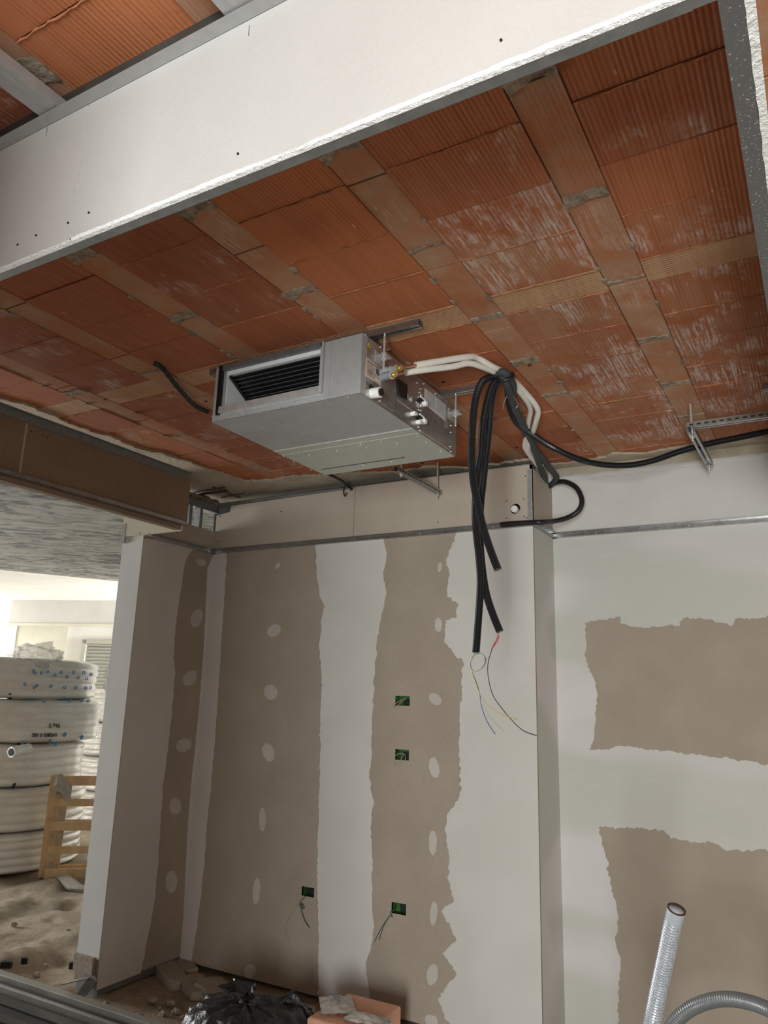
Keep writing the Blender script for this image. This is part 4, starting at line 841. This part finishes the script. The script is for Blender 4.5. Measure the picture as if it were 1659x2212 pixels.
# bin bag
def bag(base, R, H, lbl):
    t = thing('bin_bag', lbl, 'bin bag', base)
    q = MB(); rows = []; n = 140; m_ = 60; base = Vector(base)
    for j in range(m_ + 1):
        u = j / m_; r = []
        prof = [(0, .80), (.12, .97), (.3, 1.0), (.5, .93), (.68, .76), (.82, .52), (.92, .27), (1, .085)]
        for (a, b_), (c_, d_) in zip(prof, prof[1:]):
            if a <= u <= c_: w = b_ + (d_ - b_)*(u - a)/(c_ - a); break
        z = H * math.sin(u*math.pi/2)**.9 if u < 1 else H
        fold = max(0, u - .15)
        for i in range(n):
            a = 2*math.pi*i/n
            wr = 1 + .085*fold*(math.sin(a*13 + 2*math.sin(u*5)) + .6*math.sin(a*23 + u*8)) + .11*noise.noise(Vector((math.cos(a)*1.7, math.sin(a)*1.7, u*2.2)))+ .035*noise.noise(Vector((math.cos(a)*6, math.sin(a)*6, u*7)))
            r.append(base + Vector((math.cos(a)*R*w*wr, math.sin(a)*R*.8*w*wr, z + .012*noise.noise(Vector((math.cos(a)*4, math.sin(a)*4, u*6))))))
        rows.append(r)
    q.quads(rows, True); q.face(rows[0]); q.build('body', M['bag'], t)
    top = base + Vector((0, 0, H))
    q = MB(); rows = []
    for j in range(14):
        u = j/13; rr = .03 + .05*u**1.6; rows.append([top + Vector((-.06*u + math.cos(a)*rr*(1 + .35*math.sin(a*5 + u*3)), .01*u + math.sin(a)*rr*(1 + .35*math.cos(a*4)), -.012 + .055*u + .012*math.sin(a*3))) for a in [2*math.pi*i/40 for i in range(40)]])
    q.quads(rows, True); lab(q.build('gathered_neck', M['bag'], t), 'gathered neck')
    q = MB(); q.tube(smooth_path([top + Vector((math.cos(a)*.033, math.sin(a)*.033, .002*math.sin(3*a))) for a in [i*.8 for i in range(9)]], 5), .006, 8); q.build('tie', M['bag'], t)
    # raised corner of the bag on its right
    q = MB(); tip = base + Vector((.15, .16, H + .035)); rows = []
    for j in range(16):
        u = j/15; p = top.lerp(tip, u); w = .06*(1 - u)**.7 + .004; rows.append([p + Vector((0, 0, 0)) + Vector((.7*w*math.cos(a), .7*w*math.cos(a)*-1, w*.5*math.sin(a) - .04*math.sin(u*math.pi) )) for a in [2*math.pi*i/20 for i in range(20)]])
    q.quads(rows, True); q.quads([[top + (tip-top)*(i/10) + Vector((0, 0, -.02)) for i in range(11)], [base + Vector((.08 + .24*(i/10), .05 + .19*(i/10), H*(.88 - .62*(i/10)**1.2))) + Vector((.012*math.sin(i*2), -.012*math.sin(i*2), 0)) for i in range(11)]])
    q.build('loose_corner', M['bag'], t)
bag((-2.37, 3.0, 0), .30, .215, 'black bin bag tied at the top on the floor at bottom centre')
# orange block with plastic sachets
t = thing('hollow_block', 'orange clay hollow block on the floor at bottom centre', 'clay block', (-1.80, 3.30, 0))
A_, B_, C_ = az(.20, 656, 2204), az(.20, 752, 2143), az(.20, 868, 2172)
X = Vector((C_.x - B_.x, C_.y - B_.y, 0)); LX = X.length; X.normalize(); Y = Vector((-X.y, X.x, 0)); LY = abs((A_ - B_).dot(Y)); print('BLOCK', LX, LY, A_, B_, C_)
LX = max(.26, min(LX, .42)); LY = max(.22, min(LY, .34)); bc = B_ + X*LX/2 - Y*LY/2; bc.z = .10
q = MB(); q.obox(bc, (LX, LY, .20), X, Y); q.build('block', M['orangebrick'], t, bevel=.012)
q = MB()
for i in range(3):
    for j in range(2): q.obox(bc - Y*LY/2 + X*(-LX*.3 + LX*.3*i) + Vector((0, 0, -.045 + .09*j)), (LX*.22, .004, .065), X, Y)
lab(q.build('hollows', M['boxdark'], t), 'dark hollow cells on the block side')
def sachet(c, w, l, ang, seed, lbl, mat='film'):
    q = MB(); X = Vector((math.cos(ang), math.sin(ang), 0)); Y = Vector((-X.y, X.x, 0)); n = 14; rows = []
    for j in range(n+1):
        rows.append([Vector(c) + X*(i/n - .5)*w + Y*(j/n - .5)*l + Vector((0, 0, .014*math.sin(math.pi*i/n)*math.sin(math.pi*j/n) + .007*noise.noise(Vector((i*.5, j*.5, seed))) + .004)) for i in range(n+1)])
    q.quads(rows); q.quads([[p + Vector((0, 0, -.003)) for p in r] for r in rows], flip=True)
    return tag(q.build('plastic_sachet', M[mat]), lbl, 'plastic bag', 'sachets on the orange block')
M['sachet'] = plain('milky_plastic_film', (.45, .42, .37), .25, var=.12, sc=30, bump=.5)
s1 = az(.21, 728, 2172); sachet(s1, .19, .15, -.9, 1, 'clear bag with grey clips inside on the orange block', 'sachet')
s2 = az(.21, 795, 2203); sachet(s2, .19, .10, .1, 2, 'folded clear bag near the front of the orange block', 'sachet')
q = MB()
for k_ in range(4): q.tube(smooth_path([s1 + Vector((.02*math.cos(a + k_), .02*math.sin(a*1.3 + k_*2) + .01*k_ - .02, .022 + .003*k_)) for a in (0, 1.4, 2.8, 4.2)], 5), .0025, 6)
tag(q.build('clip', M['trackdark']), 'small tangle of grey clips on the clear bag', 'clips')

# ---------------------------------------------------------------- next bay seen through the opening
wd = Vector((.948, .318, 0)).normalized(); wn = Vector((wd.y, -wd.x, 0)); w0 = Vector((-10.907, 7.299, 0))
def wallbox(mb, s0, s1, z0, z1, off, th, mi=0):
    mb.obox(w0 + wd*(s0+s1)/2 + wn*(off - th/2) + Vector((0, 0, (z0+z1)/2)), (s1 - s0, th, z1 - z0), wd, wn, mi=mi)
s_on = lambda px, py, off=-.3: None
def wall_hit(px, py, off):
    d = ray(px, py); p0 = w0 + wn*off; t_ = ((p0 - CAM).dot(wn)) / d.dot(wn); p = CAM + d*t_; return (p - w0).dot(wd), p.z
b = MB(); wallbox(b, -.5, 7.5, 0, ZC, -.25, .1); wallbox(b, -.1, wall_hit(143, 1400, -.24)[0], 0, 2.45, -.24, .01, 1); struct(b.build('wall_far', [M['wallwhite'], M['wallcream']], origin=w0))
b = MB(); b.obox(w0 + wn*1.9 + Vector((-.02, 0, ZC/2)), (.1, 4.2, ZC), wd, wn); struct(b.build('wall_far_side', M['wallwhite'], origin=w0 + wn*1.5))
b = MB(); wallbox(b, 0, 7.5, 2.45, ZC, 0, .25); t = struct(b.build('far_bulkhead_1', M['paperwhite'], origin=w0))  # lowered bulkhead along the top of the far wall
b = MB(); wallbox(b, 0, 7.5, 2.44, 2.475, .012, .012); lab(b.build('edge_strip', M['wallcream'], t), 'pale strip along the lower edge')
# louvre
a = wall_hit(182, 1382, -.24); t = thing('louvre', 'beige slatted louvre on the far wall of the next bay', 'louvre', w0 + wd*a[0] + wn*-.24 + Vector((0, 0, .6)), None)
lw = 1.35; b = MB(); zt_ = a[1]; zb_ = .45
for (s0, s1, z0_, z1_) in ((a[0], a[0] + .07, zb_, zt_), (a[0] + lw, a[0] + lw + .07, zb_, zt_), (a[0], a[0] + lw + .07, zt_ - .06, zt_), (a[0], a[0] + lw, zb_, zb_ + .06)): wallbox(b, s0, s1, z0_, z1_, -.19, .05)
b.build('frame', M['louvre'], t)
z = zt_ - .085
while z > zb_ + .06:
    b = MB(); c_ = w0 + wd*(a[0] + .07 + (lw - .07)/2) + wn*-.215 + Vector((0, 0, z)); b.obox(c_, (lw - .07, .05, .006), wd, (wn + Vector((0, 0, .9))).normalized(), (Vector((0, 0, 1)) - wn*.9).normalized()); b.build('slat', M['louvre'], t); z -= .052
# coil stack
cc = Vector((-6.70, 4.71, 0)); D_ = Vector((cc.x, cc.y, 0)).normalized(); RR = .69
lv = [.0, .33, .69, 1.06, 1.43, 1.79]
cl = ['bottom coil of white wrapped pipe in the stack by the pallet', 'second coil from the floor in the stack of wrapped pipe', 'middle coil of the stack with an open pipe end', 'coil of wrapped pipe with black handwriting upside down', 'top coil of wrapped pipe covered in blue print marks']
def coil(c, z0, z1, R, lbl, seed, turns=6, off=(0, 0)):
    t = thing('pipe_coil', lbl, 'pipe coil', Vector((c.x + off[0], c.y + off[1], z0)), 'stacked coils of wrapped pipe')
    q = MB(); rows = []; n = 96; H = z1 - z0; c = c + Vector((off[0], off[1], 0)); m_ = turns*8
    prof = []
    for j in range(m_ + 1):
        u = j/m_; edge = min(u, 1-u); rr = R - .07*max(0, 1 - edge/.12)**2 + .012*abs(math.sin(u*turns*math.pi)) ; prof.append((rr, z0 + H*u))
    for k_ in range(4): prof.append((R - .07 - .16*(k_+1)/4*1.8, z1 - .002*k_))
    for j, (rr, z) in enumerate(prof):
        rows.append([Vector((c.x + math.cos(a)*(rr + .014*noise.noise(Vector((math.cos(a)*3, math.sin(a)*3, z*5 + seed)))), c.y + math.sin(a)*(rr + .014*noise.noise(Vector((math.cos(a)*3, math.sin(a)*3, z*5 + seed)))), z + .012*noise.noise(Vector((math.cos(a)*2, math.sin(a)*2, seed))))) for a in [2*math.pi*i/n for i in range(n)]])
    q.quads(rows, True); q.face(rows[0][::-1]); q.face(rows[-1]); q.build('wrapped_coil', M['coil'], t)
    return t, c
coils = []
for i in range(5):
    off = [(-.02, -.01), (0, 0), (.0, -.02), (.03, .035), (.0, .0)][i]; coils.append(coil(cc, lv[i] + .004, lv[i+1] - .004, RR - (.05 if i == 2 else 0) - (.02 if i == 4 else 0) + (.02 if i == 0 else 0), cl[i], i, 5 if i != 3 else 6, off))
# straps
for i in (2, 3, 4):
    t, c = coils[i]
    for da in ((-.10, .22) if i == 4 else (.12, -.2)):
        a0 = math.atan2(-D_.y, -D_.x) + da; q = MB(); e = Vector((math.cos(a0), math.sin(a0), 0))
        for zz, sg in ((lv[i+1], -1), (lv[i], 1)):
            if i == 4 and sg == 1 or i != 4:
                q.bar(c + e*(RR - .10) + Vector((0, 0, zz + .0)), c + e*(RR - .005) + Vector((0, 0, zz + sg*.045)), .022, .006, up=e)
        q.build('strap', M['black'], t)
def px_on_cyl(px, py, c, R):
    d = ray(px, py); o = CAM - c; A = d.x**2 + d.y**2; B = 2*(o.x*d.x + o.y*d.y); C_ = o.x**2 + o.y**2 - R*R; di = B*B - 4*A*C_
    if di < 0: return None
    t_ = (-B - math.sqrt(di))/(2*A); return CAM + d*t_
def mark(parent, pts, c, r, mat, name, R=RR + .022):
    q = MB(); P_ = [px_on_cyl(x, y, c, R) for x, y in pts]; P_ = [p for p in P_ if p]
    if len(P_) > 1: q.tube(smooth_path(P_, 3), r, 5)
    q.build(name, M[mat], parent)
def u6(u, v): return (u/5.925, 1360 + v/5.925)
t, c = coils[4]
rr = random.Random(2)
for (u, v) in [(430, 530), (450, 560), (530, 555), (610, 540), (705, 585), (785, 548), (945, 550), (1075, 550), (1165, 572), (860, 605), (1005, 615), (1110, 628), (440, 740), (475, 715), (655, 725), (830, 740), (970, 745), (1095, 745), (1160, 745), (320, 700), (410, 890), (815, 880), (565, 915), (900, 910), (1040, 910), (1135, 910)]:
    x, y = u6(u, v); w = 2.9; mark(t, [(x - w, y + 1), (x - 1, y + 2.8), (x + 2.2, y + 1), (x + 1.6, y - 2.4), (x - 1.5, y - 2.2), (x - w, y + 1)], c, .0042, 'stampblue', 'blue_mark')
t, c = coils[3]
for (u, v) in [(830, 1345), (1045, 1380), (640, 1435), (715, 1465), (285, 1460)]:
    x, y = u6(u, v); mark(t, [(x - 1.5, y + 4), (x + 2, y + 1), (x + 1.6, y - 4), (x - 1.6, y - 1), (x - 1.5, y + 4)], c, .006, 'stampblue', 'blue_mark')
# handwriting (upside down), stroke by stroke; letters in a 0..1 box, baseline at 0
GL = {'N': [[(0, 0), (0, 1), (.8, 0), (.8, 1)]], 'o': [[(.1, .1), (.5, 0), (.7, .3), (.4, .55), (.1, .4), (.1, .1)]], '3': [[(0, .9), (.5, 1), (.7, .75), (.3, .55), (.75, .35), (.5, .02), (0, .05)]],
      'H': [[(0, 0), (0, 1)], [(.7, 0), (.7, 1)], [(0, .5), (.7, .5)]], 'Y': [[(0, 1), (.35, .5), (.35, 0)], [(.75, 1), (.35, .5)]], 'D': [[(0, 0), (0, 1), (.6, .8), (.7, .4), (.4, 0), (0, 0)]], 'R': [[(0, 0), (0, 1), (.6, .9), (.6, .6), (0, .5), (.7, 0)]],
      'O': [[(.35, 0), (0, .4), (.2, 1), (.7, .8), (.7, .2), (.35, 0)]], 'F': [[(.7, 1), (0, 1), (0, 0)], [(0, .5), (.5, .5)]], 'I': [[(.3, 0), (.3, 1)]], 'E': [[(.7, 1), (0, 1), (0, 0), (.7, 0)], [(0, .5), (.5, .5)]]}
def scribble(s, x_right, y_top, w, h, parent, c, nm):
    """upside down: first letter at the right end, tops pointing down"""
    for k_, ch in enumerate(s):
        if ch == ' ': continue
        for st in GL[ch]:
            mark(parent, [(x_right - (k_ + a*.8)*w, y_top + b_*h) for a, b_ in st], c, .0032, 'marker', 'handwriting')
x, y = u6(760, 1205); scribble('No3', x, y + 0, 8.3, 9, t, c, 'handwriting')
x, y = u6(722, 1330); scribble('HYDRO FIRE', x, y, 5.5, 6.6, t, c, 'handwriting')
# protruding pipe end
t, c = coils[2]; pa = px_on_cyl(62, 1617, c, RR + .02) ; pb_ = pa - D_*.14 - Vector((.10, .0, 0)); pb_ = CAM + ray(20, 1625)*1; 
pe = px_on_cyl(24, 1625, c, RR + .13)
q = MB(); q.tube([pa, pa.lerp(pe, .5), pe], lambda t_, i: .045, 20, caps=True); lab(q.build('pipe_end', M['coil'], t), 'open pipe end sticking out')
d = (pe - pa).normalized(); q = MB(); q.cyl(pe, pe + d*.004, .03, 20); q.build('bore', M['boxdark'], t)
# second stack behind on the right
c2 = az(0, 262, 1850); c2 = Vector((c2.x, c2.y, 0)) + Vector((c2.x, c2.y, 0)).normalized()*2.0
for i in range(4): coil(c2, .02 + i*.38, .39 + i*.38, .62, ['bottom', 'second', 'third', 'top'][i] + ' coil of the farther stack half hidden behind the wall end', 20 + i)
# crumpled film
def crumple(c, sx, sy, sz, seed, lbl):
    q = MB(); rows = []; n = 26
    for j in range(n+1):
        th = math.pi*j/n; row = []
        for i in range(36):
            a = 2*math.pi*i/36; v = Vector((math.sin(th)*math.cos(a), math.sin(th)*math.sin(a), math.cos(th))); k_ = 1 + .45*noise.noise(v*2.2 + Vector((seed, 0, 0))) + .22*noise.noise(v*6 + Vector((0, seed, 0)))
            row.append(Vector(c) + Vector((v.x*sx, v.y*sy, v.z*sz))*k_)
        rows.append(row)
    q.quads(rows, True, smooth=False); tag(q.build('plastic_film', M['film']), lbl, 'plastic film', 'loose clear plastic film')
p = px_on_cyl(78, 1432, coils[4][1], .5); crumple((p.x, p.y, 1.80), .22, .2, .12, 1, 'crumpled clear film on top of the coil stack')
p = px_on_cyl(205, 1470, coils[4][1], .72) or cc; crumple(Vector((-5.98, 5.30, 1.62)), .14, .16, .20, 2, 'clear film bulging at the right of the top coil')
crumple(Vector((-6.0, 5.55, 1.38)), .20, .25, .22, 3, 'clear film hanging right of the handwritten coil')
crumple(Vector((-6.05, 5.6, .95)), .14, .16, .22, 4, 'clear film crumpled above the pallet beside the wall end')
# pallet standing upright
dx = Vector((.725, .688, 0)).normalized(); dn = Vector((dx.y, -dx.x, 0)); o0 = Vector((-5.80, 4.50, .0)); 
t = thing('pallet', 'pale wooden pallet standing on edge against the pipe coils', 'pallet', o0)
def pl(s0, s1, z0_, z1_, off, th, name='board', mat='wood'):
    q = MB(); q.obox(o0 + dx*(s0+s1)/2 + dn*(off - th/2) + Vector((0, 0, (z0_+z1_)/2)), (s1-s0, th, z1_-z0_), dx, dn); q.build(name, M[mat], t, bevel=.003)
for i, z in enumerate((.0, .185, .37, .56, .73)): pl(.03 if i != 4 else .06, 1.15, z, z + (.075 if i in (0, 2, 4) else .06), 0.0 - (.02 if i in (1, 3) else 0), .02, 'slat', 'wood')
pl(.04, .14, .0, .80, -.022, .02, 'stringer', 'woodworn')
for z in (0, .34, .70): pl(-.02, .10, z, z + .10, -.045, .075, 'block')
pl(-.03, .07, .0, .80, -.12, .02, 'stringer')
for z in (.0, .36, .72): pl(-.03, 1.15, z, z + .075, -.142, .018, 'rear_slat')
q = MB(); q.quads([[o0 + dx*(.02 + .03*i) + dn*(.012 + .03*abs(noise.noise(Vector((i*.9, j*.7, 1))))) + Vector((0, 0, .78 + .05*math.sin(i) - .035*j + .02*noise.noise(Vector((i, j, 5))))) for i in range(6)] for j in range(5)], smooth=False)
tag(q.build('plastic_scrap', M['sachet']), 'scrap of clear film caught on the top corner of the pallet', 'plastic scrap')
q = MB(); p0_ = az(0.005, 120, 1897); p1_ = az(.012, 145, 1922); p2_ = az(.006, 178, 1925); q.quads([[p0_ + Vector((.0, .0, 0)), p0_.lerp(p1_, .5), p1_, p1_.lerp(p2_, .5), p2_], [p + Vector((.10, .10, .004)) for p in (p0_, p0_.lerp(p1_, .5), p1_, p1_.lerp(p2_, .5), p2_)]]); q.quads([[p + Vector((0, 0, .012)) for p in r] for r in ([p0_, p1_, p2_], [p + Vector((.05, .07, .02)) for p in (p0_, p1_, p2_)])])
tag(q.build('plastic_strip', M['sachet']), 'twisted pale plastic strip on the floor below the pallet', 'plastic strip')
